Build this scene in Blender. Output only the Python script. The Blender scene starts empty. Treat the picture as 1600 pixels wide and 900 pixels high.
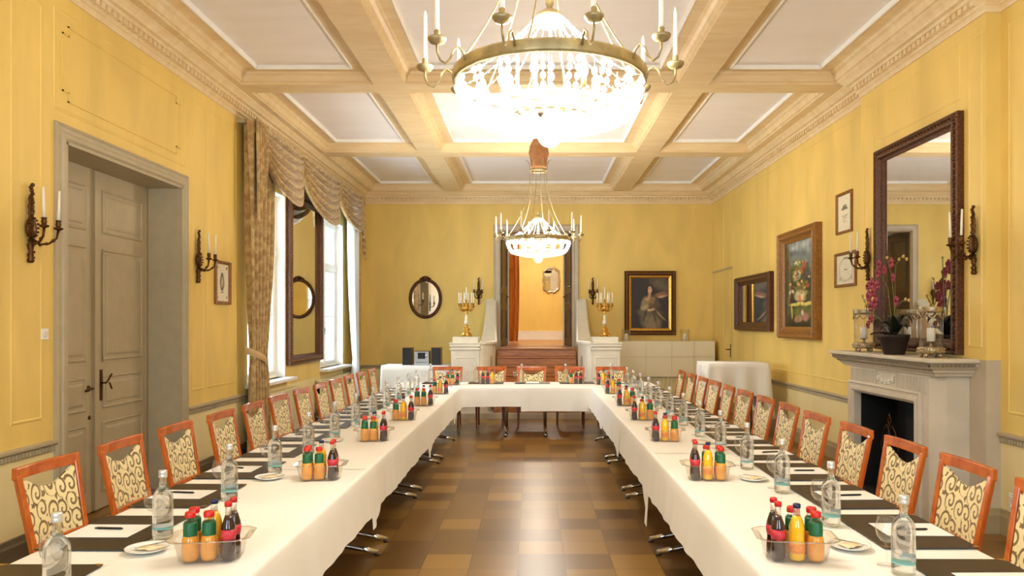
import bpy, bmesh, math, random
from mathutils import Vector, Matrix
random.seed(7)
PI = math.pi
scn = bpy.context.scene
C = scn.collection

# ------------------------------------------------------------------ camera
cam_d = bpy.data.cameras.new('camera')
cam_d.lens = 26.55; cam_d.sensor_width = 36; cam_d.sensor_fit = 'HORIZONTAL'
cam_d.shift_x = -0.02; cam_d.shift_y = 0.0344
cam = bpy.data.objects.new('camera', cam_d); C.objects.link(cam)
cam.location = (0, 0, 1.7); cam.rotation_euler = (PI/2, 0, 0)
scn.camera = cam
# ------------------------------------------------------------------ light and exposure
SKY = 5.0            # daylight strength
BULB = 13.5          # watts per chandelier bulb
BACKROOM_FILL = 70.0  # watts of the added fill lamp in the room beyond
scn.view_settings.view_transform = 'Standard'
scn.view_settings.look = 'None'
scn.view_settings.gamma = 1.0
scn.view_settings.use_curve_mapping = False
scn.view_settings.exposure = 1.22
w = bpy.data.worlds.new('world'); scn.world = w; w.use_nodes = True
bg = w.node_tree.nodes['Background']
bg.inputs[0].default_value = (0.66, 0.84, 1.0, 1); bg.inputs[1].default_value = SKY

# ------------------------------------------------------------------ room measures (metres)
XL, XR, YB, YF = -3.61, 3.79, 15.94, -1.60      # left, right, back, front wall
BX, BY0, BY1 = 3.67, 6.11, 8.44                 # chimney breast
ZC, ZBM, ZP = 4.22, 4.45, 4.63                  # cornice foot, beam soffit, panels
TH = 0.75                                       # table height
LIN, LOUT = -1.065, -2.08                       # left table row
RIN, ROUT = 0.865, 1.88                         # right table row

# ------------------------------------------------------------------ helpers
def lin(c):
    return tuple(((v/12.92) if v <= .04045 else ((v+.055)/1.055)**2.4) for v in c)
def hexc(h):
    h = h.lstrip('#'); return lin(tuple(int(h[i:i+2], 16)/255 for i in (0, 2, 4)))

class MB:
    def __init__(s): s.v = []; s.f = []; s.sm = []
    def add(s, vs, fs, smooth=False):
        o = len(s.v); s.v += [tuple(p) for p in vs]
        s.f += [tuple(i+o for i in f) for f in fs]; s.sm += [smooth]*len(fs); return s
    def box(s, x0, x1, y0, y1, z0, z1):
        vs = [(x0,y0,z0),(x1,y0,z0),(x1,y1,z0),(x0,y1,z0),(x0,y0,z1),(x1,y0,z1),(x1,y1,z1),(x0,y1,z1)]
        return s.add(vs, [(0,3,2,1),(4,5,6,7),(0,1,5,4),(1,2,6,5),(2,3,7,6),(3,0,4,7)])
    def bar(s, p0, p1, w, d, side=(1,0,0), w1=None, d1=None):
        p0 = Vector(p0); p1 = Vector(p1); a = (p1-p0).normalized()
        u = Vector(side); u = (u - a*u.dot(a)).normalized(); n = a.cross(u)
        w1 = w if w1 is None else w1; d1 = d if d1 is None else d1
        vs = []
        for p, ww, dd in ((p0, w, d), (p1, w1, d1)):
            for a_, b_ in ((-1,-1),(1,-1),(1,1),(-1,1)):
                vs.append(p + u*(a_*ww/2) + n*(b_*dd/2))
        return s.add(vs, [(3,2,1,0),(4,5,6,7),(0,1,5,4),(1,2,6,5),(2,3,7,6),(3,0,4,7)])
    def tube(s, path, r, seg=8, smooth=True, cap=True):
        P = [Vector(p) for p in path]; n = len(P)
        R = r if isinstance(r, (list, tuple)) else [r]*n
        ref = Vector((0,0,1)); vs = []
        t0 = (P[1]-P[0]).normalized()
        if abs(t0.dot(ref)) > .9: ref = Vector((1,0,0))
        u = t0.cross(ref).normalized()
        for i in range(n):
            t = (P[min(i+1,n-1)]-P[max(i-1,0)]).normalized()
            u = u - t*u.dot(t)
            if u.length < 1e-6: u = t.orthogonal()
            u.normalize(); b = t.cross(u)
            for k in range(seg):
                a = 2*PI*k/seg; vs.append(P[i] + (u*math.cos(a)+b*math.sin(a))*R[i])
        fs = []
        for i in range(n-1):
            for k in range(seg):
                k2 = (k+1) % seg; fs.append((i*seg+k, i*seg+k2, (i+1)*seg+k2, (i+1)*seg+k))
        if cap: fs += [tuple(range(seg))[::-1], tuple((n-1)*seg+k for k in range(seg))]
        return s.add(vs, fs, smooth)
    def lathe(s, prof, c=(0,0,0), seg=24, smooth=True, sx=1, sy=1, axis='Z'):
        vs = []; fs = []; n = len(prof)
        for r, z in prof:
            for k in range(seg):
                a = 2*PI*k/seg; x, y = r*math.cos(a)*sx, r*math.sin(a)*sy
                if axis == 'Z': p = (c[0]+x, c[1]+y, c[2]+z)
                elif axis == 'Y': p = (c[0]+x, c[1]+z, c[2]-y)
                else: p = (c[0]+z, c[1]+y, c[2]-x)
                vs.append(p)
        for i in range(n-1):
            for k in range(seg):
                k2 = (k+1) % seg; fs.append((i*seg+k, i*seg+k2, (i+1)*seg+k2, (i+1)*seg+k))
        if prof[0][0] > 1e-5: fs.append(tuple(range(seg))[::-1])
        if prof[-1][0] > 1e-5: fs.append(tuple((n-1)*seg+k for k in range(seg)))
        return s.add(vs, fs, smooth)
    def ball(s, c, r, seg=12, ring=8, sx=1, sy=1, sz=1):
        prof = [(max(1e-6, r*math.sin(PI*i/ring)), -r*math.cos(PI*i/ring)*sz) for i in range(ring+1)]
        return s.lathe(prof, c, seg, True, sx, sy)
    def ring(s, R, prof, c=(0,0,0), seg=48, smooth=True, ry=None):
        """closed profile (dr, dz) swept round a circle or ellipse"""
        vs = []; fs = []; n = len(prof); ry = R if ry is None else ry
        for k in range(seg):
            a = 2*PI*k/seg
            for dr, dz in prof: vs.append((c[0]+(R+dr)*math.cos(a), c[1]+(ry+dr)*math.sin(a), c[2]+dz))
        for k in range(seg):
            k2 = (k+1) % seg
            for i in range(n):
                i2 = (i+1) % n; fs.append((k*n+i, k2*n+i, k2*n+i2, k*n+i2))
        return s.add(vs, fs, smooth)
    def grid(s, fn, nu, nv, smooth=True):
        vs = [fn(i/nu, j/nv) for j in range(nv+1) for i in range(nu+1)]
        fs = [(j*(nu+1)+i, j*(nu+1)+i+1, (j+1)*(nu+1)+i+1, (j+1)*(nu+1)+i) for j in range(nv) for i in range(nu)]
        return s.add(vs, fs, smooth)
    def quad(s, a, b, c, d): return s.add([a,b,c,d], [(0,1,2,3)])
    def poly(s, pts, y0, y1, axis='Y'):
        """prism from a 2D outline"""
        n = len(pts)
        def P(p, t):
            if axis == 'Y': return (p[0], t, p[1])
            if axis == 'X': return (t, p[0], p[1])
            return (p[0], p[1], t)
        vs = [P(p, y0) for p in pts] + [P(p, y1) for p in pts]
        fs = [tuple(range(n)), tuple(range(2*n-1, n-1, -1))]
        fs += [((i+1) % n, i, n+i, n+(i+1) % n) for i in range(n)]
        return s.add(vs, fs)
    def frame(s, u0, u1, v0, v1, prof, O=(0,0,0), U=(1,0,0), V=(0,0,1), N=(0,1,0), fu=1, fv=1, smooth=False):
        """profile (inset, out) swept round a rectangle with mitred corners"""
        O = Vector(O); U = Vector(U); V = Vector(V); N = Vector(N); vs = []; n = len(prof)
        for i, h in prof:
            a, b = i*fu, i*fv
            for (x, y) in ((u0+a, v0+b), (u1-a, v0+b), (u1-a, v1-b), (u0+a, v1-b)):
                vs.append(O + U*x + V*y + N*h)
        fs = []
        for i in range(n-1):
            for k in range(4):
                k2 = (k+1) % 4; fs.append((i*4+k, i*4+k2, (i+1)*4+k2, (i+1)*4+k))
        return s.add(vs, fs, smooth)
    def path(s, pts, prof, closed=False, smooth=False):
        """profile (offset to the right of travel, z) swept along a plan path with mitres"""
        P = [Vector(p) for p in pts]; n = len(P); m = len(prof); vs = []
        for i in range(n):
            if closed or 0 < i < n-1:
                d0 = (P[i]-P[i-1]).normalized(); d1 = (P[(i+1) % n]-P[i]).normalized()
            elif i == 0: d0 = d1 = (P[1]-P[0]).normalized()
            else: d0 = d1 = (P[-1]-P[-2]).normalized()
            n0 = Vector((d0.y, -d0.x)); n1 = Vector((d1.y, -d1.x)); b = (n0+n1)
            b = b/(b.length_squared/2) if b.length > 1e-6 else n0
            for o, z in prof: vs.append((P[i].x+b.x*o, P[i].y+b.y*o, z))
        fs = []
        for i in range(n if closed else n-1):
            j = (i+1) % n
            for k in range(m-1): fs.append((i*m+k, j*m+k, j*m+k+1, i*m+k+1))
        if not closed and m > 2:
            fs += [tuple(range(m)), tuple((n-1)*m+k for k in range(m))[::-1]]
        return s.add(vs, fs, smooth)
    def move(s, M):
        s.v = [tuple(M @ Vector(p)) for p in s.v]; return s
    def build(s, name, mat, parent=None, bevel=0, weld=False):
        me = bpy.data.meshes.new(name); me.from_pydata(s.v, [], s.f)
        me.polygons.foreach_set('use_smooth', s.sm); me.materials.append(mat)
        if weld:
            bm = bmesh.new(); bm.from_mesh(me); bmesh.ops.remove_doubles(bm, verts=bm.verts, dist=1e-5)
            bm.to_mesh(me); bm.free()
        me.update()
        o = bpy.data.objects.new(name, me); C.objects.link(o)
        if parent is not None: o.parent = parent
        if bevel:
            b = o.modifiers.new('bevel', 'BEVEL'); b.width = bevel; b.segments = 2; b.limit_method = 'ANGLE'
        return o

def tag(o, label, cat, group=None):
    o['label'] = label; o['category'] = cat
    if group: o['group'] = group
    return o
def thing(name, label, cat, loc=(0,0,0), rz=0, group=None):
    o = bpy.data.objects.new(name, None); C.objects.link(o); o.empty_display_size = .1
    o.location = loc; o.rotation_euler = (0, 0, rz); return tag(o, label, cat, group)
def struct(o):
    o['kind'] = 'structure'; return o
def children(o): return [c for c in bpy.data.objects if c.parent == o]
def proto_tree(o): return (o, [proto_tree(c) for c in children(o)])
def copy_tree(t, parent=None):
    o, ch = t; c = o.copy(); C.objects.link(c); c.parent = parent
    for k in ch: copy_tree(k, c)
    return c
class Kind:
    """first use moves the prototype itself, later uses copy it with its parts"""
    def __init__(s, root): s.t = proto_tree(root); s.used = False
    def put(s, loc, rz, label, cat=None, group=None):
        o = s.t[0]
        if s.used: o = copy_tree(s.t)
        s.used = True; o.location = loc; o.rotation_euler = (0, 0, rz); o['label'] = label
        if cat: o['category'] = cat
        if group: o['group'] = group
        return o
ORD = ['nearest', 'second', 'third', 'fourth', 'fifth', 'sixth', 'seventh', 'eighth', 'ninth', 'tenth',
       'eleventh', 'twelfth', 'thirteenth', 'fourteenth']
def nth(i, far='camera'):
    return 'nearest to the camera' if i == 0 else ORD[i] + ' from the camera'

# ------------------------------------------------------------------ materials
def new_mat(name):
    m = bpy.data.materials.new(name); m.use_nodes = True
    nt = m.node_tree; b = nt.nodes['Principled BSDF']; return m, nt, b
def N(nt, t, **kw):
    n = nt.nodes.new(t)
    for k, v in kw.items(): setattr(n, k, v)
    return n
def setin(node, **kw):
    for k, v in kw.items(): node.inputs[k.replace('_', ' ')].default_value = v
def ramp(nt, fac, stops, interp='LINEAR'):
    r = N(nt, 'ShaderNodeValToRGB'); r.color_ramp.interpolation = interp
    e = r.color_ramp.elements
    while len(e) < len(stops): e.new(.5)
    for i, (p, c) in enumerate(stops): e[i].position = p; e[i].color = (*c, 1)
    nt.links.new(fac, r.inputs[0]); return r.outputs[0]
def math_n(nt, op, a, b=None, c=None):
    n = N(nt, 'ShaderNodeMath', operation=op)
    for i, v in enumerate((a, b, c)):
        if v is None: continue
        if isinstance(v, (int, float)): n.inputs[i].default_value = v
        else: nt.links.new(v, n.inputs[i])
    return n.outputs[0]
def mixc(nt, fac, a, b):
    n = N(nt, 'ShaderNodeMix', data_type='RGBA')
    if isinstance(fac, (int, float)): n.inputs[0].default_value = fac
    else: nt.links.new(fac, n.inputs[0])
    for i, v in ((6, a), (7, b)):
        if isinstance(v, tuple): n.inputs[i].default_value = (*v[:3], 1)
        else: nt.links.new(v, n.inputs[i])
    return n.outputs[2]
def pos(nt, obj=False, scale=(1,1,1), loc=(0,0,0)):
    if obj: t = N(nt, 'ShaderNodeTexCoord').outputs['Object']
    else: t = N(nt, 'ShaderNodeNewGeometry').outputs['Position']
    m = N(nt, 'ShaderNodeMapping'); m.inputs['Scale'].default_value = scale; m.inputs['Location'].default_value = loc
    nt.links.new(t, m.inputs[0]); return m.outputs[0]
def noise(nt, vec, scale=5, detail=3, dist=0):
    n = N(nt, 'ShaderNodeTexNoise'); setin(n, Scale=scale, Detail=detail, Distortion=dist)
    nt.links.new(vec, n.inputs['Vector']); return n.outputs['Fac']
def bump(nt, b, h, strength=.2, dist=.01):
    n = N(nt, 'ShaderNodeBump'); setin(n, Strength=strength, Distance=dist)
    nt.links.new(h, n.inputs['Height']); nt.links.new(n.outputs[0], b.inputs['Normal'])

def plain(name, c, rough=.5, metal=0, var=.08, scale=6, obj=True, spec=.5, bmp=0, coat=0, stretch=(1,1,1)):
    m, nt, b = new_mat(name); c = hexc(c) if isinstance(c, str) else c
    v = pos(nt, obj, stretch); f = noise(nt, v, scale, 4)
    lo = tuple(x*(1-var) for x in c); hi = tuple(min(1, x*(1+var)) for x in c)
    nt.links.new(ramp(nt, f, [(.3, lo), (.7, hi)]), b.inputs['Base Color'])
    setin(b, Roughness=rough, Metallic=metal); b.inputs['Specular IOR Level'].default_value = spec
    if coat: b.inputs['Coat Weight'].default_value = coat; b.inputs['Coat Roughness'].default_value = .08
    if bmp: bump(nt, b, f, bmp, .01)
    return m

def wall_mat(name, up, low, split):
    m, nt, b = new_mat(name)
    v = pos(nt); f = noise(nt, pos(nt, scale=(1,1,.35)), 2.2, 5, .6); g = noise(nt, v, 90, 2)
    z = N(nt, 'ShaderNodeSeparateXYZ'); nt.links.new(v, z.inputs[0])
    k = math_n(nt, 'GREATER_THAN', z.outputs[2], split)
    u, l = hexc(up), hexc(low)
    cu = ramp(nt, f, [(.3, tuple(x*.90 for x in u)), (.7, tuple(min(1,x*1.07) for x in u))])
    cl = ramp(nt, f, [(.3, tuple(x*.94 for x in l)), (.7, tuple(min(1,x*1.05) for x in l))])
    c = mixc(nt, k, cl, cu)
    c = mixc(nt, math_n(nt, 'MULTIPLY', g, .12), c, tuple(x*.8 for x in u))
    nt.links.new(c, b.inputs['Base Color']); setin(b, Roughness=.55); bump(nt, b, g, .12, .004)
    return m
M_wall = wall_mat('yellow_wall_paint', '#EFCE72', '#F3E1A6', .80)
M_wall2 = wall_mat('deep_yellow_wall_paint', '#F0D070', '#F3E8C4', 1.45)

def wood_grain(name, c0, c1, rough=.35, scale=(1,14,14), coat=0, obj=True, s=3):
    m, nt, b = new_mat(name)
    f = noise(nt, pos(nt, obj, scale), s, 5, .8)
    nt.links.new(ramp(nt, f, [(.3, hexc(c0)), (.7, hexc(c1))]), b.inputs['Base Color'])
    setin(b, Roughness=rough)
    if coat: b.inputs['Coat Weight'].default_value = coat; b.inputs['Coat Roughness'].default_value = .07
    return m
M_beam = wood_grain('beam_paint', '#E6C894', '#F1DAAE', .5, (1.2, 5, 5), obj=False, s=1.5)
M_panel = wood_grain('panel_paint', '#F6EEE8', '#FBF5F2', .6, (.7, 3, 3), obj=False, s=1.2)
M_bead = plain('white_bead_paint', '#FBF6EC', .5, var=.03)
M_greige = plain('greige_paint', '#B6A786', .45, var=.06, scale=8, obj=False)
M_stone = plain('grey_stone_paint', '#C6B89E', .5, var=.07, scale=5, obj=False, bmp=.1)
M_pale = plain('pale_stone_paint', '#D3C7AF', .5, var=.06, scale=5, obj=False, bmp=.1)
M_white = plain('white_paint', '#F3EFE4', .4, var=.03)
M_cream = plain('cream_paint', '#E9E1CC', .45, var=.05)
M_sill = plain('white_sill', '#EDEAE2', .3, var=.04)
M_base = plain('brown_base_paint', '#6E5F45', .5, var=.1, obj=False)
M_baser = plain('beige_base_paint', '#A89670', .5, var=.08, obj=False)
M_chair = wood_grain('cherry_wood', '#AE4A10', '#D26C20', .26, (3, 18, 3), coat=.6)
M_leg = wood_grain('dark_cherry_wood', '#7E3A14', '#9C4E1E', .35, (9, 9, 2), coat=.3)
M_stair = wood_grain('stair_wood', '#98581F', '#C27E3A', .3, (1.5, 12, 12), coat=.15)
M_bronze = plain('dark_bronze', '#5A3A1A', .38, .8, var=.35, scale=40)
M_gilt = plain('antique_gilt', '#A87C34', .35, .85, var=.35, scale=35)
M_gold = plain('bright_gold', '#D6A448', .28, .9, var=.25, scale=30)
M_brass = plain('aged_brass', '#A8966A', .42, .6, var=.2, scale=20)
M_frameb = plain('carved_dark_frame', '#5A3418', .4, .25, var=.5, scale=45, bmp=.6)
M_frameo = plain('oak_frame', '#946428', .4, .1, var=.25, scale=30)
M_silver = plain('antique_silver', '#B8A888', .32, .85, var=.3, scale=50)
M_chrome = plain('chrome', '#C8C4BC', .12, 1.0, var=.05)
M_black = plain('black_plastic', '#15120F', .4, var=.1)
M_iron = plain('soot_iron', '#090807', .7, var=.3)
M_candle = plain('candle_wax', '#FBF4E2', .4, var=.02)
M_capr = plain('red_cap', '#D0221A', .3, var=.06)
M_capb = plain('blue_cap', '#1C2452', .3, var=.06)
M_lgreen = plain('green_label', '#176238', .4, var=.25, scale=60)
M_lred = plain('pink_red_label', '#CC3440', .4, var=.25, scale=60)
M_lor = plain('orange_label', '#F08A30', .4, var=.25, scale=60)
M_blot = plain('brown_black_board', '#3A2E1E', .45, var=.1, scale=20)
M_folder = plain('navy_black_board', '#262630', .45, var=.1, scale=20)
M_paper = plain('writing_paper', '#F7F3EC', .7, var=.02)
M_china = plain('white_china', '#F4F0E6', .15, var=.02)
M_napkin = plain('cream_napkin', '#EBD9B0', .8, var=.05)
M_soil = plain('dark_pot_clay', '#2A1C12', .6, var=.2)
M_leaf = plain('dark_orchid_leaf', '#1E2414', .35, var=.3)
M_stem = plain('orchid_stem', '#6A6A2C', .5, var=.2)
M_petal = plain('orchid_petal', '#94263A', .5, var=.3, scale=40)
M_petal2 = plain('pale_orchid_bud', '#C8A860', .5, var=.2)
M_jute = plain('brown_hessian', '#A87448', .9, var=.2, scale=25)
M_sheer = plain('white_sheer', '#EDF2F6', .9, var=.03)
M_rad = plain('radiator_enamel', '#EADBAE', .4, var=.04)
M_dark = plain('dark_door_paint', '#4A4238', .4, var=.15, obj=False)
M_hifi = plain('silver_hifi', '#B4B4B0', .35, .4, var=.05)
M_spk = wood_grain('speaker_veneer', '#6A3A1C', '#8A5028', .4, (2, 2, 14))
M_peach = plain('peach_curtain', '#D88A38', .8, var=.15, stretch=(1,1,.2), scale=12)

def cloth_mat(name, c, bmp=.06):
    m, nt, b = new_mat(name); c = hexc(c)
    f = noise(nt, pos(nt, False, (1,1,1)), 3, 3); g = noise(nt, pos(nt, False), 400, 1)
    nt.links.new(ramp(nt, f, [(.3, tuple(x*.97 for x in c)), (.7, c)]), b.inputs['Base Color'])
    setin(b, Roughness=.8); b.inputs['Specular IOR Level'].default_value = .2
    bump(nt, b, f, bmp, .03)
    return m
M_cloth = cloth_mat('white_linen', '#F6F1E6')

def drape_mat():
    m, nt, b = new_mat('gold_damask')
    v = pos(nt); f = noise(nt, v, 12, 2, .4); g = noise(nt, pos(nt, scale=(1,1,.4)), 2, 2)
    c = ramp(nt, f, [(.38, hexc('#A8864C')), (.52, hexc('#C2A266')), (.66, hexc('#D6B87C'))])
    nt.links.new(mixc(nt, math_n(nt, 'MULTIPLY', g, .12), c, hexc('#9A7A40')), b.inputs['Base Color'])
    setin(b, Roughness=.55); b.inputs['Sheen Weight'].default_value = .4
    return m
M_drape = drape_mat()

def floor_mat():
    m, nt, b = new_mat('floor_tiles')
    T = .335
    v = pos(nt, False, (1,1,1), (.105, -5.224 + 20*T, 0))
    br = N(nt, 'ShaderNodeTexBrick'); br.offset = 0; br.squash = 1
    setin(br, Scale=1, Mortar_Size=.0035, Mortar_Smooth=.3, Bias=0, Brick_Width=T, Row_Height=T)
    br.inputs['Color1'].default_value = (0,0,0,1); br.inputs['Color2'].default_value = (1,1,1,1)
    br.inputs['Mortar'].default_value = (.5,.5,.5,1)
    nt.links.new(v, br.inputs['Vector'])
    f = noise(nt, v, 1.2, 1, 0); g = noise(nt, v, 60, 2)
    c = ramp(nt, br.outputs['Color'], [(0, hexc('#60421C')), (.5, hexc('#7E5A26')), (1, hexc('#A07834'))])
    c = mixc(nt, math_n(nt, 'MULTIPLY', g, .10), c, hexc('#6A4C28'))
    c = mixc(nt, math_n(nt, 'MULTIPLY', br.outputs['Fac'], .7), c, hexc('#4A3318'))
    nt.links.new(c, b.inputs['Base Color'])
    setin(b, Roughness=.30)
    return m
M_floor = floor_mat()

def uphol_mat():
    """cream damask with brown scrolls: a spiral inside every cell"""
    m, nt, b = new_mat('scroll_upholstery')
    t = N(nt, 'ShaderNodeTexCoord').outputs['Object']
    sp = N(nt, 'ShaderNodeSeparateXYZ'); nt.links.new(t, sp.inputs[0])
    cb = N(nt, 'ShaderNodeCombineXYZ'); nt.links.new(sp.outputs[0], cb.inputs[0])
    nt.links.new(math_n(nt, 'ADD', sp.outputs[2], sp.outputs[1]), cb.inputs[1])
    mp = N(nt, 'ShaderNodeMapping'); mp.inputs['Scale'].default_value = (11.5, 11.5, 1)
    nt.links.new(cb.outputs[0], mp.inputs[0])
    vo = N(nt, 'ShaderNodeTexVoronoi', voronoi_dimensions='2D'); setin(vo, Scale=1, Randomness=.55)
    nt.links.new(mp.outputs[0], vo.inputs['Vector'])
    d = N(nt, 'ShaderNodeVectorMath', operation='SUBTRACT')
    nt.links.new(mp.outputs[0], d.inputs[0]); nt.links.new(vo.outputs['Position'], d.inputs[1])
    s2 = N(nt, 'ShaderNodeSeparateXYZ'); nt.links.new(d.outputs[0], s2.inputs[0])
    ang = math_n(nt, 'ARCTAN2', s2.outputs[1], s2.outputs[0])
    r = vo.outputs['Distance']
    ph = math_n(nt, 'ADD', ang, math_n(nt, 'MULTIPLY', r, 15))
    line = math_n(nt, 'GREATER_THAN', math_n(nt, 'SINE', ph), .50)
    inside = math_n(nt, 'LESS_THAN', r, .56)
    k = math_n(nt, 'MULTIPLY', line, inside)
    leaf = math_n(nt, 'GREATER_THAN', noise(nt, mp.outputs[0], 3.2, 1), .60)
    k = math_n(nt, 'MAXIMUM', k, math_n(nt, 'MULTIPLY', leaf, math_n(nt, 'GREATER_THAN', r, .45)))
    c = mixc(nt, k, hexc('#F4E2AA'), hexc('#80642F'))
    nt.links.new(c, b.inputs['Base Color']); setin(b, Roughness=.6)
    b.inputs['Sheen Weight'].default_value = .3
    return m
M_uph = uphol_mat()

def glass_mat(name, col=(1,1,1), ior=1.45, clear=.5, rough=0):
    m, nt, b = new_mat(name); nt.nodes.remove(b)
    o = nt.nodes['Material Output']
    g = N(nt, 'ShaderNodeBsdfGlass'); g.inputs['Color'].default_value = (*col, 1); g.inputs['IOR'].default_value = ior
    g.inputs['Roughness'].default_value = rough
    t = N(nt, 'ShaderNodeBsdfTransparent'); t.inputs[0].default_value = (*col, 1)
    x = N(nt, 'ShaderNodeMixShader'); x.inputs[0].default_value = clear
    nt.links.new(g.outputs[0], x.inputs[1]); nt.links.new(t.outputs[0], x.inputs[2])
    nt.links.new(x.outputs[0], o.inputs[0]); return m
def pane_mat(name, col=(1,1,1), refl=.12):
    m, nt, b = new_mat(name); nt.nodes.remove(b)
    o = nt.nodes['Material Output']
    g = N(nt, 'ShaderNodeBsdfGlossy'); g.inputs['Roughness'].default_value = .02
    t = N(nt, 'ShaderNodeBsdfTransparent'); t.inputs[0].default_value = (*col, 1)
    lw = N(nt, 'ShaderNodeLayerWeight'); lw.inputs[0].default_value = .35
    f = math_n(nt, 'MULTIPLY_ADD', math_n(nt, 'POWER', lw.outputs['Facing'], 2), .55, refl)
    x = N(nt, 'ShaderNodeMixShader'); nt.links.new(f, x.inputs[0])
    nt.links.new(t.outputs[0], x.inputs[1]); nt.links.new(g.outputs[0], x.inputs[2])
    nt.links.new(x.outputs[0], o.inputs[0]); return m
M_bottle = glass_mat('water_bottle_glass', (.985,.995,.99), 1.36, .40)
M_neckg = glass_mat('neck_glass', (.95,.95,.95), 1.3, .6)
M_wine = pane_mat('thin_wine_glass', (.99,.99,.99), .04)
M_pane = pane_mat('window_glass', (.97,.98,1), .03)
M_plas = pane_mat('clear_plastic', (.985,.98,.97), .05)
M_cola = glass_mat('dark_cola', (.16,.03,.03), 1.33, .3)
M_cola = plain('dark_cherry_juice', '#2A0810', .06, var=.1, coat=.8)
M_orange = plain('yellow_orange_juice', '#F8BC20', .08, var=.06, coat=.8)
M_apple = plain('amber_juice', '#E89C38', .08, var=.12, scale=30, coat=.8)
def mirror_mat():
    m, nt, b = new_mat('mirror_silver'); setin(b, Metallic=1, Roughness=.015)
    f = noise(nt, pos(nt, True), 3, 2)
    nt.links.new(ramp(nt, f, [(.3, (.84,.84,.82)), (.7, (.9,.9,.88))]), b.inputs['Base Color']); return m
M_mirror = mirror_mat()
def emit_mat(name, c, s):
    m, nt, b = new_mat(name); setin(b, Base_Color=(*c,1)); b.inputs['Emission Color'].default_value = (*c,1)
    b.inputs['Emission Strength'].default_value = s; return m
M_bulb = emit_mat('lit_bulb', (1.0, .93, .82), 40)
def crystal_mat():
    m, nt, b = new_mat('crystal'); nt.nodes.remove(b); o = nt.nodes['Material Output']
    tr = N(nt, 'ShaderNodeBsdfTranslucent'); tr.inputs[0].default_value = (.97,.98,1,1)
    df = N(nt, 'ShaderNodeBsdfDiffuse'); df.inputs[0].default_value = (.97,.98,1,1)
    gl = N(nt, 'ShaderNodeBsdfGlossy'); gl.inputs['Roughness'].default_value = .08
    tp = N(nt, 'ShaderNodeBsdfTransparent')
    a = N(nt, 'ShaderNodeMixShader'); a.inputs[0].default_value = .4
    nt.links.new(tr.outputs[0], a.inputs[1]); nt.links.new(df.outputs[0], a.inputs[2])
    c = N(nt, 'ShaderNodeMixShader'); c.inputs[0].default_value = .2
    nt.links.new(a.outputs[0], c.inputs[1]); nt.links.new(gl.outputs[0], c.inputs[2])
    d = N(nt, 'ShaderNodeMixShader'); d.inputs[0].default_value = .55
    nt.links.new(c.outputs[0], d.inputs[1]); nt.links.new(tp.outputs[0], d.inputs[2])
    nt.links.new(d.outputs[0], o.inputs[0]); return m
M_crystal = crystal_mat()
def attr_mat():
    m, nt, b = new_mat('painted_canvas'); a = N(nt, 'ShaderNodeAttribute'); a.attribute_name = 'Col'
    nt.links.new(a.outputs['Color'], b.inputs['Base Color']); setin(b, Roughness=.4); return m
M_canvas = attr_mat()

# ------------------------------------------------------------------ shell
# floor, ceiling
struct(MB().box(XL-.5, XR+.5, YF-.2, YB+.3, -.2, 0).build('floor', M_floor))
xc = [(-3.35, -1.83), (-1.47, 1.67), (2.03, 3.49)]
yc = [(-1.34, 1.76), (2.09, 5.23), (5.56, 8.70), (9.02, 12.16), (12.49, 15.70)]
pn = MB(); bm_ = MB(); bd = MB()
xs = [XL-.05] + [v for c in xc for v in c] + [XR+.05]
ys = [YF-.05] + [v for c in yc for v in c] + [YB+.05]
for i in range(len(xs)-1):
    for j in range(len(ys)-1):
        if i % 2 == 1 and j % 2 == 1:
            x0, x1, y0, y1 = xs[i], xs[i+1], ys[j], ys[j+1]
            K = dict(O=(0,0,0), U=(1,0,0), V=(0,1,0), N=(0,0,1), fu=1.7)
            bm_.frame(x0, x1, y0, y1, [(0,4.45),(0,4.475),(.012,4.48),(.015,4.50),(.02,4.545),(.038,4.565),(.042,4.585),(.055,4.592),(.125,4.595)], **K)
            bd.frame(x0, x1, y0, y1, [(.12,4.595),(.12,4.585),(.127,4.58),(.134,4.585),(.137,4.60),(.137,4.64)], **K)
        else:
            bm_.quad((xs[i],ys[j],ZBM),(xs[i],ys[j+1],ZBM),(xs[i+1],ys[j+1],ZBM),(xs[i+1],ys[j],ZBM))
struct(MB().box(XL-.5, XR+.5, YF-.2, YB+.3, ZP, ZP+.15).build('ceiling', M_panel))
struct(bm_.build('trim_1', M_beam)); struct(bd.build('trim_2', M_bead))
# walls: left (door, two windows)
D0, D1, DT = 5.82, 7.76, 3.10
W1 = (9.55, 11.0); W2 = (12.85, 14.35); WS, WT = .92, 3.55
TW = .45
def wall_x(x_in, x_out, spans, y0, y1, ztop=4.7):
    """wall plane along Y with openings (y0, y1, z0, z1)"""
    mb = MB(); cur = y0
    for (a, b, z0, z1) in spans:
        mb.box(min(x_in,x_out), max(x_in,x_out), cur, a, 0, ztop)
        if z0 > 0: mb.box(min(x_in,x_out), max(x_in,x_out), a, b, 0, z0)
        mb.box(min(x_in,x_out), max(x_in,x_out), a, b, z1, ztop); cur = b
    mb.box(min(x_in,x_out), max(x_in,x_out), cur, y1, 0, ztop); return mb
struct(wall_x(XL, XL-TW, [(D0,D1,0,DT),(*W1,WS,WT),(*W2,WS,WT)], YF, YB).build('wall_left', M_wall))
struct(MB().box(XR, XR+.3, YF, YB, 0, 4.7).build('wall_right', M_wall))
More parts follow.
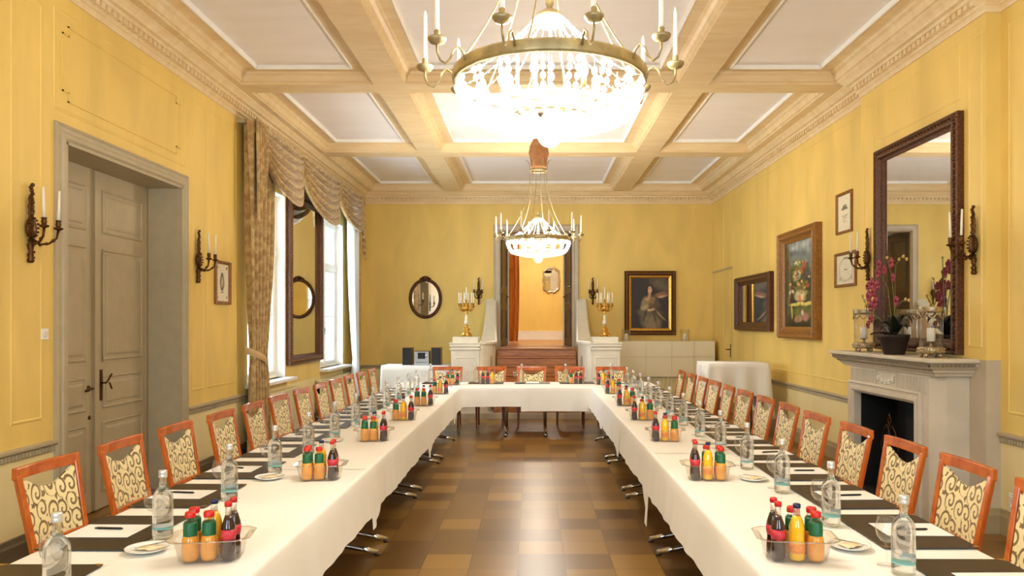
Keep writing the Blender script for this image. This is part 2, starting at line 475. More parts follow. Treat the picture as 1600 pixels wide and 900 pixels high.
# back wall with stair opening; wall between is 0.3 thick
OX0, OX1, OZ0, OZ1 = -.689, .847, 1.207, 3.65
bw = MB().box(XL-TW, OX0, YB, YB+.3, 0, 4.7).box(OX1, XR+.3, YB, YB+.3, 0, 4.7)
bw.box(OX0, OX1, YB, YB+.3, OZ1, 4.7).box(OX0, OX1, YB, YB+.3, 0, OZ0-.01)
struct(bw.build('wall_back', M_wall))
# front wall behind the camera with two tall windows
FW = [(-2.6, -.9), (1.1, 2.8)]
fw = MB(); cur = XL-TW
for a, b in FW:
    fw.box(cur, a, YF-.3, YF, 0, 4.7); fw.box(a, b, YF-.3, YF, 0, .9); fw.box(a, b, YF-.3, YF, 3.7, 4.7); cur = b
fw.box(cur, XR+.3, YF-.3, YF, 0, 4.7)
struct(fw.build('wall_front', M_wall))
# chimney breast: grey painted below the mantel, yellow above (firebox hole left open)
FB0, FB1, FBZ = 6.66, 7.93, .99
struct(MB().box(BX, XR+.02, BY0, BY1, 1.40, 4.7).build('wall_breast', M_wall))
lo = MB().box(BX, XR+.02, BY0, FB0, 0, 1.40).box(BX, XR+.02, FB1, BY1, 0, 1.40).box(BX, XR+.02, FB0, FB1, FBZ, 1.40)
struct(lo.build('wall_breast_lower', M_stone))
# cornice with dentils
loop = [(XL,YF),(XL,YB),(XR,YB),(XR,BY1),(BX,BY1),(BX,BY0),(XR,BY0),(XR,YF)]
co = MB().path(loop, [(0,4.215),(.012,4.215),(.018,4.235),(.018,4.262),(.032,4.27),(.036,4.285),(.04,4.285),(.04,4.34),(.085,4.345),(.09,4.375),(.125,4.38),(.14,4.40),(.165,4.425),(.178,4.435),(.178,4.452)], closed=True)
def dentils(mb, p0, p1, nrm, step=.085):
    p0 = Vector(p0); p1 = Vector(p1); L = (p1-p0).length; n = int(L/step); d = (p1-p0)/L; nn = Vector(nrm)
    for i in range(n):
        a = p0 + d*(step*(i+.2)); b = p0 + d*(step*(i+.75)); c = a + nn*.078
        mb.box(min(a.x,b.x,c.x), max(a.x,b.x,c.x), min(a.y,b.y,c.y), max(a.y,b.y,c.y), 4.295, 4.342)
dentils(co, (XL,1), (XL,YB-.1), (1,0)); dentils(co, (XL+.1,YB), (XR-.1,YB), (0,-1))
dentils(co, (XR,YB-.1), (XR,BY1+.1), (-1,0)); dentils(co, (BX,BY1), (BX,BY0), (-1,0)); dentils(co, (XR,BY0-.1), (XR,1), (-1,0))
struct(co.build('trim_3', M_beam))
# chair rail and baseboards
rp = [(0,.74),(.012,.74),(.014,.785),(.03,.79),(.036,.80),(.036,.815),(.02,.822),(0,.825)]
bp = [(0,0),(.022,0),(.022,.15),(.014,.17),(.01,.2),(0,.205)]
rl = MB()
for seg in ([(XL,YF),(XL,D0-.12)], [(XL,D1+.12),(XL,W1[0]-.02)], [(XL,W2[1]+.03),(XL,YB),(-1.5,YB)], [(2.0,YB),(XR,YB),(XR,BY1),(BX,BY1),(BX,8.36)], [(XR,BY0),(XR,YF)]):
    rl.path(seg, rp)
yy = YF+.05
def flutes(mb, x, y0, y1, s):
    y = y0
    while y < y1:
        mb.box(min(x, x+s*.02), max(x, x+s*.02), y, y+.022, .746, .782); y += .036
flutes(rl, XL, 4.2, D0-.13, 1); flutes(rl, XL, D1+.13, W1[0]-.05, 1); flutes(rl, XR, 4.2, BY0-.02, -1); flutes(rl, XR, 11.0, 15.8, -1)
struct(rl.build('trim_4', M_greige))
b1 = MB()
for seg in ([(XL,YF),(XL,D0-.12)], [(XL,D1+.12),(XL,YB),(-1.5,YB)]): b1.path(seg, bp)
struct(b1.build('baseboard_left', M_base))
b2 = MB()
for seg in ([(2.0,YB),(XR,YB),(XR,BY1),(BX,BY1),(BX,8.14)], [(BX,6.33),(BX,BY0),(XR,BY0),(XR,YF)]): b2.path(seg, bp)
struct(b2.build('baseboard_right', M_baser))
# thin panel mouldings on the walls
pf = [(0,0),(.004,.005),(.014,.007),(.020,.004),(.024,0)]
def wpanel(mb, side, y0, y1, z0, z1, x=None):
    if side == 'L': mb.frame(y0, y1, z0, z1, pf, O=(XL,0,0), U=(0,1,0), V=(0,0,1), N=(1,0,0))
    elif side == 'R': mb.frame(y0, y1, z0, z1, pf, O=(XR if x is None else x,0,0), U=(0,1,0), V=(0,0,1), N=(-1,0,0))
pm = MB()
wpanel(pm,'L',5.69,7.86,3.32,4.10)
# inner panel with notched corners
def notched(mb, x, nx, y0, y1, z0, z1, c=.07):
    pts = [(y0+c,z0),(y1-c,z0),(y1-c,z0+c),(y1,z0+c),(y1,z1-c),(y1-c,z1-c),(y1-c,z1),(y0+c,z1),(y0+c,z1-c),(y0,z1-c),(y0,z0+c),(y0+c,z0+c)]
    n = len(pts)
    for i in range(n):
        a, b = pts[i], pts[(i+1) % n]
        mb.box(min(x,x+nx*.009), max(x,x+nx*.009), min(a[0],b[0])-.006, max(a[0],b[0])+.006, min(a[1],b[1])-.006, max(a[1],b[1])+.006)
notched(pm, XL, 1, 5.80, 7.72, 3.42, 4.0)
wpanel(pm,'L',7.99,8.30,.98,4.08); wpanel(pm,'L',8.38,9.2,.98,4.08); wpanel(pm,'L',5.22,5.56,.99,4.05); wpanel(pm,'L',2.2,5.12,.99,4.05); wpanel(pm,'L',15.2,15.8,.98,4.05)
wpanel(pm,'R',6.48,8.02,3.62,4.10,BX); wpanel(pm,'R',8.10,8.36,1.5,4.10,BX); wpanel(pm,'R',6.16,6.36,1.5,4.10,BX)
wpanel(pm,'R',8.52,15.0,.98,4.12); wpanel(pm,'R',5.55,6.02,.98,4.10); wpanel(pm,'R',2.3,5.45,.98,4.10)
struct(pm.build('trim_5', M_wall))

# ---- left door
ca = MB()
cp = [(0,0),(0,.02),(.02,.03),(.03,.022),(.06,.022),(.07,.035),(.1,.035),(.115,.02),(.12,0)]
def casing(mb, O, U, Nn, a, b, z0, z1, wd, prof):
    """U shaped door casing: a profile over jambs and head; prof = (inset 0..wd, out)"""
    O = Vector(O); U = Vector(U); Nn = Vector(Nn); V = Vector((0,0,1)); vs = []; m = len(prof)
    for i, h in prof:
        for (x, z) in ((a-wd+i, z0), (a-wd+i, z1+wd-i), (b+wd-i, z1+wd-i), (b+wd-i, z0)):
            vs.append(O + U*x + V*z + Nn*h)
    fs = []
    for i in range(m-1):
        for k in range(3): fs.append((i*4+k, i*4+k+1, (i+1)*4+k+1, (i+1)*4+k))
    mb.add(vs, fs)
casing(ca, (XL,0,0), (0,1,0), (1,0,0), D0, D1, 0, DT, .13, [(i*.13/.12, h) for i, h in cp])
for y in (D0, D1): ca.box(XL-.33, XL+.02, y-.005 if y == D0 else y-.02, y+.02 if y == D0 else y+.005, 0, DT)
ca.box(XL-.33, XL+.02, D0, D1, DT-.02, DT+.005)
struct(ca.build('trim_6', M_greige))
dx = XL-.335
def door_leaf(name, y0, y1, handle_y, parent_name):
    lf = MB().box(dx-.045, dx, y0, y1, .01, DT-.02)
    st = .12; w_ = y1-y0
    for (z0, z1) in ((.16,.80),(.92,1.22),(1.36,2.38),(2.52,2.92)):
        lf.frame(y0+st, y1-st, z0, z1, [(0,0),(.004,.012),(.014,.014),(.024,.004),(.05,.004),(.054,.010),(.07,.014)], O=(dx,0,0), U=(0,1,0), V=(0,0,1), N=(1,0,0))
        lf.quad((dx+.014,y0+st+.07,z0+.07),(dx+.014,y1-st-.07,z0+.07),(dx+.014,y1-st-.07,z1-.07),(dx+.014,y0+st+.07,z1-.07))
    o = struct(lf.build(name, M_greige)); return o
dl = door_leaf('door_1', D0+.02, 6.785, 0, None); dr = door_leaf('door_2', 6.795, D1-.02, 0, None)
MB().box(dx, dx+.03, 6.76, 6.83, .02, DT-.03).build('meeting_strip', M_greige, dr)
hd = MB().lathe([(.028,0),(.028,.008),(.012,.012),(.011,.05)], (dx,6.70,1.12), 12, axis='X').tube([(dx+.05,6.70,1.12),(dx+.055,6.66,1.125),(dx+.055,6.58,1.11)], [.010,.009,.011], 8)
hd.build('door_handle', M_bronze, dl)
hd = MB().box(dx+.03, dx+.036, 6.83, 6.87, 1.0, 1.28).tube([(dx+.03,6.85,1.16),(dx+.08,6.85,1.16),(dx+.085,6.88,1.19),(dx+.085,6.93,1.235)], .009, 8).tube([(dx+.08,6.90,1.16),(dx+.085,6.93,1.10)], .008, 8)
hd.build('door_handle', M_bronze, dr)
MB().lathe([(.02,0),(.018,.006),(.008,.012),(.0001,.014)], (dx,6.72,.86), 12, axis='X').build('keyhole_plate', M_bronze, dl)
MB().tube([(dx+.036,6.87,1.35),(dx+.036,6.87,2.35)], .006, 6).box(dx+.03,dx+.045,6.86,6.885,1.42,1.5).build('bolt_rod', M_greige, dr)
MB().box(XL-TW-.02, XL-TW+.02, D0-.2, D1+.2, 0, DT+.1).build('wall_behind_door', M_dark)['kind'] = 'structure'

# ---- windows on the left
def window(n, y0, y1, z0, z1, pick):
    fr = MB(); xw = XL-.15
    fr.box(XL-.40, XL+.004, y0-.01, y0+.012, z0, z1).box(XL-.40, XL+.004, y1-.012, y1+.01, z0, z1).box(XL-.40, XL+.004, y0, y1, z1-.012, z1+.01)
    fr.box(XL-.40, XL-.10, y0, y1, z0-.01, z0+.01)
    fr.frame(y0+.01, y1-.01, z0, z1, [(0,0),(0,.05),(.055,.05),(.055,0)], O=(xw-.03,0,0), U=(0,1,0), V=(0,0,1), N=(1,0,0))
    zt = z0+(z1-z0)*.68
    fr.box(xw-.035, xw+.035, y0, y1, zt-.035, zt+.035)
    o = struct(fr.build('window_%d' % n, M_white))
    ym = (y0+y1)/2
    for (a, b, c, d) in ((y0+.065, ym-.004, z0+.05, zt-.035), (ym+.004, y1-.065, z0+.05, zt-.035), (y0+.065, ym-.004, zt+.035, z1-.05), (ym+.004, y1-.065, zt+.035, z1-.05)):
        s = MB().frame(a, b, c, d, [(0,0),(0,.04),(.045,.04),(.055,.03),(.055,0)], O=(xw-.02,0,0), U=(0,1,0), V=(0,0,1), N=(1,0,0))
        if d < zt: s.box(xw-.01, xw+.01, a+.05, b-.05, (c+d)/2-.012, (c+d)/2+.012)
        so = s.build('sash', M_white, o)
        MB().box(xw-.003, xw+.001, a+.05, b-.05, c+.05, d-.05).build('pane', M_pane, so)
    h = MB().box(xw+.02, xw+.028, ym-.012, ym+.012, 1.5, 1.62).tube([(xw+.03,ym,1.58),(xw+.06,ym,1.58),(xw+.06,ym,1.47)], .008, 8)
    h.build('window_handle', M_black, o)
    MB().box(XL-.10, XL+.16, y0-.06, y1+.10, z0-.045, z0).build('window_sill', M_sill, o, bevel=.006)
    return o
window(1, *W1, WS, WT, 0); window(2, *W2, WS, WT, 1)
for i, (a, b) in enumerate(FW):
    fr = MB().frame(a, b, .9, 3.7, [(0,-.04),(0,.04),(.07,.04),(.07,-.04)], O=(0,YF-.1,0), U=(1,0,0), V=(0,0,1), N=(0,1,0))
    m_ = (a+b)/2; fr.box(m_-.03, m_+.03, YF-.13, YF-.07, .9, 3.7).box(a, b, YF-.13, YF-.07, 2.7, 2.76)
    fo = struct(fr.build('window_%d' % (i+3), M_white))
    MB().box(a+.06, b-.06, YF-.104, YF-.100, .96, 3.64).build('pane', M_pane, fo)
# daylight portals (guide the sky light through the openings)
def portal(loc, rot, sx, sy):
    l = bpy.data.lights.new('daylight_portal', 'AREA'); l.shape = 'RECTANGLE'; l.size = sx; l.size_y = sy
    l.cycles.is_portal = True
    o = bpy.data.objects.new('daylight_portal', l); C.objects.link(o); o.location = loc; o.rotation_euler = rot
for (a, b) in (W1, W2): portal((XL-.42, (a+b)/2, (WS+WT)/2), (0, -PI/2, 0), WT-WS, b-a)
for (a, b) in FW: portal(((a+b)/2, YF-.32, 2.3), (PI/2, 0, 0), b-a, 2.8)
# radiators under the windows
def radiator(y0, y1, lab):
    t = thing('radiator', lab, 'radiator', (XL+.07, (y0+y1)/2, 0), 0, 'radiators under the windows')
    m = MB(); L = (y1-y0)/2; y = -L
    while y < L: m.box(-.035, .05, y, y+.028, .14, .74); y += .044
    m.box(-.03, .02, -L, L, .16, .72); m.build('ribbed_panel', M_rad, t)
    MB().box(-.04, .058, -L-.01, L+.01, .74, .76).build('top_grille', M_rad, t)
    for s in (-1, 1): MB().box(-.03, .03, s*(L-.1)-.02, s*(L-.1)+.02, 0, .15).build('foot', M_rad, t)
radiator(10.0, 11.3, 'cream ribbed radiator under the window beside the tied-back curtain')
radiator(12.5, 14.5, 'cream ribbed radiator under the window near the room corner')

# ---- chimney piece
fp = thing('fireplace', 'grey painted fireplace surround with carved frieze and black firebox', 'fireplace', (BX, 7.235, 0))
FX = -.29                                           # front plane, local
y0, y1 = 6.34-7.235, 8.13-7.235; h0, h1 = FB0-7.235, FB1-7.235
bd_ = MB().box(FX, -.001, y0+.10, h0, 0, 1.27).box(FX, -.001, h1, y1-.10, 0, 1.27).box(FX, -.001, h0, h1, FBZ, 1.27)
bd_.poly([(-.001,y0),(FX+.1,y0),(FX,y0+.10),(-.001,y0+.1)], 0, 1.27, 'Z').poly([(-.001,y1-.1),(FX,y1-.10),(FX+.1,y1),(-.001,y1)], 0, 1.27, 'Z')
bd_.build('surround', M_pale, fp)
cs = MB(); casing(cs, (FX,0,0), (0,1,0), (-1,0,0), h0, h1, 0, FBZ, .11, [(0,0),(0,.018),(.015,.028),(.03,.018),(.055,.016),(.06,.03),(.085,.03),(.1,.012),(.11,.004),(.11,0)])
cs.build('opening_moulding', M_pale, fp)
fz = MB()
for (a, b) in ((y0+.13, -.26), (.22, y1-.13)):
    fz.frame(a, b, 1.10, 1.235, [(0,0),(0,.008),(.008,.008),(.012,0)], O=(FX,0,0), U=(0,1,0), V=(0,0,1), N=(-1,0,0))
    y = a+.018
    while y < b-.02: fz.box(FX-.012, FX, y, y+.014, 1.11, 1.225); y += .028
fz.frame(-.24, .20, 1.08, 1.25, [(0,0),(0,.016),(.01,.016),(.014,.004)], O=(FX,0,0), U=(0,1,0), V=(0,0,1), N=(-1,0,0))
fz.build('fluted_frieze', M_pale, fp)
sw = MB(); rr = random.Random(3)
for i in range(5):
    for k in range(5):
        a = k*2*PI/5; sw.ball((FX-.008, -.16+i*.075+.016*math.cos(a), 1.165+.016*math.sin(a)-.03*math.sin(i*PI/4)), .011, 8, 5)
for k in range(24):
    t_ = k/23; sw.ball((FX-.006, -.2+.36*t_, 1.215-.07*math.sin(PI*t_)+rr.uniform(-.008,.008)), .009, 6, 4)
sw.build('carved_garland', M_cream, fp)
sp = [( .0,1.25),(.02,1.255),(.03,1.275),(.05,1.29),(.055,1.305),(.09,1.325),(.10,1.335),(.10,1.36),(.125,1.375),(.125,1.395),(.12,1.405),(-.3,1.405)]
sh = MB().path([(0.0,y0-.02),(FX,y0-.02),(FX,y1+.02),(0.0,y1+.02)][::-1], [(-o, z) for o, z in sp])
sh = MB().path([(0.0,y1+.02),(FX,y1+.02),(FX,y0-.02),(0.0,y0-.02)], [(o, z) for o, z in sp][:-1])
sh.box(FX-.12, -.001, y0-.14, y1+.14, 1.396, 1.405)
sh.build('mantel_shelf', M_pale, fp)
dn = MB(); y = y0-.08
while y < y1+.08:
    dn.box(FX-.118, FX-.09, y, y+.018, 1.338, 1.36); dn.ball((FX-.06, y+.01, 1.31), .011, 6, 4); y += .036
dn.box(FX-.108, FX-.02, y0-.12, y1+.12, 1.336, 1.358).box(FX-.06, FX-.0, y0-.07, y1+.07, 1.30, 1.325).box(FX-.108, -.02, y0-.128, y0-.1, 1.336, 1.358)
x = FX-.08
while x < -.03: dn.box(x, x+.018, y0-.138, y0-.11, 1.338, 1.36); x += .036
dn.build('shelf_beading', plain('dark_beading', '#85775C', .6, var=.3, scale=60), fp)
fbx = MB().box(-.22, .118, h0, h0+.02, 0, FBZ).box(-.22, .118, h1-.02, h1, 0, FBZ).box(.10, .118, h0, h1, 0, FBZ).box(-.22, .118, h0, h1, FBZ-.02, FBZ).box(-.28, .118, h0, h1, .0, .012)
fbx.build('firebox', M_iron, fp)
tl = thing('fire_tool_stand', 'black wrought iron tool stand in front of the dark fireplace opening', 'fire tools', (3.30, 6.98, 0))
MB().tube([(0,0,.02),(0,0,.72)], .008, 8).ring(.03, [(.005,0),(0,.005),(-.005,0),(0,-.005)], (0,0,0), 16).move(Matrix.Identity(4)).lathe([(.09,0),(.09,.012),(.02,.03),(.0001,.035)], (0,0,0), 16).build('pole', M_iron, tl)
for s in (-1, 1):
    MB().tube([(0,0,.70),(0,s*.05,.76),(0,s*.12,.70),(0,s*.17,.55),(0,s*.15,.50)], .006, 6).build('hook', M_bronze, tl)
MB().tube([(0,-.03,.8),(0,0,.86),(0,.03,.8),(0,0,.74),(0,-.03,.8)], .006, 6).build('finial', M_bronze, tl)

# ---- steps, landing and stair wings at the back
ST = 13.5
struct(MB().box(-1.27, 1.4, 13.4, 13.9, 0, .10).build('trim_7', M_stone))
st = MB()
for k in range(1, 8):
    yk = ST + .24*(k-1); st.box(-.70, .86, yk+.02, YB-.001, .10+.158*(k-1), .10+.158*k-.03); st.box(-.70, .86, yk-.01, YB-.001, .10+.158*k-.03, .10+.158*k)
struct(st.build('stairs', M_stair, bevel=.008))
def wing(sign, cx):
    """stair wall: pedestal and curved cheek rising to the wall"""
    nm = 'left' if sign < 0 else 'right'
    ped = struct(MB().box(cx-.25, cx+.25, 13.45, 13.95, 0, 1.27).build('trim_%d' % (8 if sign < 0 else 9), M_cream))
    MB().frame(cx-.19, cx+.19, .25, 1.10, pf, O=(0,13.45,0), U=(1,0,0), V=(0,0,1), N=(0,-1,0)).build('raised_panel', M_cream, ped)
    capm = MB()
    for (e, z0, z1) in ((.03,1.20,1.225),(.05,1.225,1.25),(.045,1.28,1.33),(.055,1.33,1.355)):
        capm.box(cx-.25-e+.02, cx+.25+e-.02, 13.45-e+.02, 13.95+e-.02, z0, z1)
    capm.box(cx-.225, cx+.225, 13.48, 13.93, 1.25, 1.455).build('cap', M_cream, ped, bevel=.006)
    # cheek: plan curve from pedestal to steps, then back to the wall
    s = sign; xin = -.70 if s < 0 else .86
    pxe = cx - s*.25
    plan = []
    for i in range(9):
        a = i/8*PI/2; plan.append((pxe + (xin-pxe)*math.sin(a) , 13.55 + .75*(1-math.cos(a)), 1.34))
    top = lambda t: 1.34 + .84*(t**1.9)
    for i in range(1, 17):
        t = i/16; plan.append((xin + s*.10*t, 14.30 + (15.93-14.30)*t, top(t)))
    m = MB(); vs = []; th = .17
    for i, (x, y, z) in enumerate(plan):
        a = Vector(plan[max(i-1,0)][:2]); b = Vector(plan[min(i+1,len(plan)-1)][:2]); d = (b-a).normalized(); nn = Vector((d.y, -d.x))*(-s)*-1
        if nn.x*s < 0: nn = -nn
        th = .15+.20*(1-i/(len(plan)-1))**1.3; vs += [(x,y,0),(x,y,z),(x+nn.x*th,y+nn.y*th,z),(x+nn.x*th,y+nn.y*th,0)]
    fs = []
    for i in range(len(plan)-1):
        for k in range(3): fs.append((i*4+k, (i+1)*4+k, (i+1)*4+k+1, i*4+k+1))
    fs += [(0,1,2,3)]; n_ = len(plan)-1; fs.append((n_*4+3,n_*4+2,n_*4+1,n_*4))
    m.add(vs, fs); m.build('cheek_wall', M_cream, ped)
    # coping on top of the cheek
    m = MB(); vs = []
    for i, (x, y, z) in enumerate(plan):
        a = Vector(plan[max(i-1,0)][:2]); b = Vector(plan[min(i+1,len(plan)-1)][:2]); d = (b-a).normalized(); nn = Vector((d.y, -d.x))
        if nn.x*s < 0: nn = -nn
        th = .15+.20*(1-i/(len(plan)-1))**1.3
        for (o, dz) in ((-.03,-.02),(-.03,.02),(.0,.035),(th,.035),(th+.03,.02),(th+.03,-.02)):
            vs.append((x+nn.x*o, y+nn.y*o, z+dz))
    fs = []
    for i in range(len(plan)-1):
        for k in range(6): fs.append((i*6+k, (i+1)*6+k, (i+1)*6+(k+1) % 6, i*6+(k+1) % 6))
    fs.append(tuple(range(6))); m.add(vs, fs, False); m.build('coping', M_cream, ped)
    # arched niche in the curved front
    nx = (pxe+xin)/2 - s*.0; a0 = Vector(plan[3][:2]); a1 = Vector(plan[6][:2]); d = (a1-a0).normalized(); c = (a0+a1)/2
    o = Vector((-d.y, d.x)); o = o if o.y < 0 else -o
    pts = [(-.065,0),(.065,0)] + [(.065*math.cos(q*PI/8), .42+.07*math.sin(q*PI/8)) for q in range(9)]
    nb = MB(); nv = []
    for dd in (.012, -.01):
        for (u, v) in pts: nv.append((c.x+d.x*u+o.x*dd, c.y+d.y*u+o.y*dd, .62+v))
    k = len(pts); nb.add(nv, [tuple(range(k))] + [(i, (i+1) % k, k+(i+1) % k, k+i) for i in range(k)])
    nb.build('arched_niche', M_greige, ped)
wing(-1, -1.20); wing(1, 1.31)
# door frame round the stair opening
cb = MB(); casing(cb, (0,YB,0), (1,0,0), (0,-1,0), OX0, OX1, OZ0, OZ1, .13, [(0,0),(0,.03),(.02,.045),(.04,.03),(.09,.025),(.10,.04),(.125,.04),(.13,0)])
cb.box(OX0-.004, OX0+.012, YB, YB+.32, OZ0, OZ1).box(OX1-.012, OX1+.004, YB, YB+.32, OZ0, OZ1).box(OX0, OX1, YB, YB+.32, OZ1-.012, OZ1+.004)
struct(cb.build('trim_10', M_stone))
for n_, s, x in ((3, 1, OX0+.015), (4, -1, OX1-.015)):
    p0 = Vector((x, YB+.06)); p1 = Vector((x + s*.125, YB+.80)); d = (p1-p0).normalized(); q = Vector((d.y, -d.x))*s
    lf = MB(); lf.add([(p0.x,p0.y,OZ0+.01),(p1.x,p1.y,OZ0+.01),(p1.x-q.x*.04,p1.y-q.y*.04,OZ0+.01),(p0.x-q.x*.04+0,p0.y-q.y*.04,OZ0+.01),
                       (p0.x,p0.y,OZ1-.03),(p1.x,p1.y,OZ1-.03),(p1.x-q.x*.04,p1.y-q.y*.04,OZ1-.03),(p0.x-q.x*.04,p0.y-q.y*.04,OZ1-.03)],
                      [(0,3,2,1),(4,5,6,7),(0,1,5,4),(1,2,6,5),(2,3,7,6),(3,0,4,7)])
    for (z0, z1) in ((1.35,2.0),(2.12,2.35),(2.47,3.5)):
        lf.frame(.1, .64, z0, z1, [(0,0),(0,.012),(.02,.012),(.03,0)], O=(p0.x,p0.y,0), U=(d.x,d.y,0), V=(0,0,1), N=(q.x,q.y,0))
    lo_ = struct(lf.build('door_%d' % n_, M_dark))
    hx = p0 + d*.68
    MB().tube([(hx.x,hx.y,2.28),(hx.x+q.x*.05,hx.y+q.y*.05,2.28),(hx.x+q.x*.05-d.x*.1,hx.y+q.y*.05-d.y*.1,2.28)], .01, 8).build('door_handle', M_chrome, lo_)
# room beyond the opening
Z0 = OZ0
struct(MB().box(-3, 3.2, YB+.29, 22.8, Z0-.1, Z0).build('floor_beyond', M_stair))
rb = MB().box(-3, 3.2, 22.7, 22.9, Z0, 4.6).box(-3.1, -3, YB+.3, 22.8, Z0, 4.6).box(3.2, 3.3, YB+.3, 22.8, Z0, 4.6)
struct(rb.build('wall_beyond', M_wall2)); struct(MB().box(-3, 3.2, YB+.3, 22.8, 4.6, 4.7).build('ceiling_beyond', M_bead))
struct(MB().box(-3, 3.2, 22.67, 22.7, Z0, Z0+.25).box(-3, 3.2, 22.66, 22.7, Z0+.23, Z0+.26).build('baseboard_beyond', M_white))
struct(MB().box(OX0+.125, OX0+.165, YB+.86, YB+.93, Z0, 3.6).box(OX1-.165, OX1-.125, YB+.86, YB+.93, Z0, 3.6).box(OX0+.125, OX1-.125, YB+.86, YB+.93, 3.6, 3.68).box(-3, OX0+.125, YB+.88, YB+.93, Z0, 4.6).box(OX1-.125, 3.2, YB+.88, YB+.93, Z0, 4.6).box(OX0+.125, OX1-.125, YB+.88, YB+.93, 3.6, 4.6).build('trim_11', M_cream))
tag(MB().grid(lambda u, v: (-.80+.42*u+.04*math.sin(v*3), 19.6+.05*math.sin(u*22), Z0+.02+2.9*v), 60, 10).grid(lambda u, v: (-.80+.30*u*(1-v*.3), 19.5+.03*math.sin(u*18), Z0+1.9+.9*v), 30, 6).build('curtain', M_peach),
    'peach curtain hanging at the left of the room beyond the steps', 'curtain')
om = thing('wall_mirror', 'silver scalloped mirror on the yellow wall of the room beyond', 'mirror', (.56, 22.69, 2.54), PI)
def scal(k, r): a = 2*PI*k/64; q = 1+.045*math.cos(10*a)-.07*math.cos(4*a); return (r*.28*q*math.cos(a), .455+r*.42*q*math.sin(a))
mm = MB(); vs = []; 
for (r, h) in ((1,0),(1,.03),(.9,.045),(.8,.02)): vs += [(scal(k,r)[0], h, scal(k,r)[1]) for k in range(64)]
mm.add(vs, [(i*64+k, i*64+(k+1) % 64, (i+1)*64+(k+1) % 64, (i+1)*64+k) for i in range(3) for k in range(64)], True)
mm.build('frame', M_silver, om)
MB().add([(scal(k,.82)[0], .015, scal(k,.82)[1]) for k in range(64)], [tuple(range(64))]).build('mirror_glass', M_mirror, om)
bl = thing('fill_lamp', 'added unseen globe lamp that brightens the room beyond the steps', 'lamp', (.1, 20.0, 4.6))  # added fill lamp, out of sight above the doorway, brightens the far room
MB().lathe([(.06,0),(.06,-.03),(.02,-.04),(.02,-.1)], (0,0,0), 16).build('fill_lamp_rose', M_brass, bl)
MB().ball((0,0,-.2), .11, 16, 10).build('fill_lamp_globe', emit_mat('fill_globe_glow', (1,.9,.72), 6), bl)
l = bpy.data.lights.new('fill_lamp_light', 'POINT'); l.energy = BACKROOM_FILL; l.color = (1,.93,.8); l.shadow_soft_size = .15
o = bpy.data.objects.new('fill_lamp_light', l); C.objects.link(o); o.parent = bl; o.location = (0,0,-.42)
# small fittings on the far wall and right wall
jd = MB().box(XR-.006, XR, 14.35, 14.362, 0, 2.75).box(XR-.006, XR, 15.75, 15.762, 0, 2.75).box(XR-.03, XR, 14.3, 15.8, 2.75, 2.775)
j = struct(jd.build('door_5', M_greige))
MB().box(XR-.008, XR, 14.42, 14.46, 1.05, 1.3).tube([(XR,14.44,1.2),(XR-.06,14.44,1.2),(XR-.06,14.58,1.19)], .010, 8).build('door_handle', M_bronze, j)
def plate(name, lab, cat, loc, rz, holes=1):
    t = thing(name, lab, cat, loc, rz)
    MB().box(-.04, .04, 0, .01, -.04 if holes == 1 else -.075, .04 if holes == 1 else .075).build('plate', M_white, t, bevel=.003)
    for k in range(holes): MB().lathe([(.022,0),(.022,.006),(.012,.006),(.0001,.002)], (0,.01,0 if holes == 1 else -.036+.072*k), 14, axis='Y').build('socket_insert', M_cream, t)
    return t
plate('light_switch', 'small cream light switch beside the hidden door in the right wall', 'switch', (XR, 14.05, 1.69), PI/2, 2)
plate('wall_socket', 'white double wall socket low down right of the fireplace', 'socket', (XR, 5.96, .28), PI/2, 2)
plate('light_switch', 'round white switch on the yellow wall left of the double door', 'switch', (XL, 5.58, 1.62), -PI/2, 1)

# ------------------------------------------------------------------ pictures and mirrors
def canvas_obj(parent, w_, h_, y, z0, fn, nu=70):
    nv = max(4, int(nu*h_/w_)); mb = MB(); mb.grid(lambda u, v: (w_/2-u*w_, y, z0+v*h_), nu, nv, False)
    o = mb.build('canvas', M_canvas, parent); me = o.data
    ca_ = me.color_attributes.new('Col', 'FLOAT_COLOR', 'POINT')
    for j in range(nv+1):
        for i in range(nu+1): ca_.data[j*(nu+1)+i].color = (*fn(i/nu, j/nv), 1)
    return o
def painter(base, shapes, seed=1, asp=1.0, nz=.1):
    R = random.Random(seed); ph = [(R.uniform(3,22), R.uniform(3,22), R.uniform(0,6)) for _ in range(6)]
    sh_ = [(cu, cv, ru, rv, math.radians(an), hexc(c), so) for cu, cv, ru, rv, an, c, so in shapes]
    def f(u, v):
        b = base(u, v) if callable(base) else hexc(base); c = list(b)
        wob = sum(math.sin(a*u+b_*v+p) for a, b_, p in ph)*.006
        for cu, cv, ru, rv, an, col, so in sh_:
            du, dv = u-cu+wob, (v-cv)*asp+wob
            x = du*math.cos(an)+dv*math.sin(an); y = -du*math.sin(an)+dv*math.cos(an)
            d = math.hypot(x/ru, y/(rv*asp)); k = max(0, min(1, (1-d)/so+.5))
            for q in range(3): c[q] += (col[q]-c[q])*k
        n = 1+nz*sum(math.sin(2.3*a*u+p)*math.sin(2.1*b_*v+p) for a, b_, p in ph)
        return tuple(max(0, q*n) for q in c)
    return f
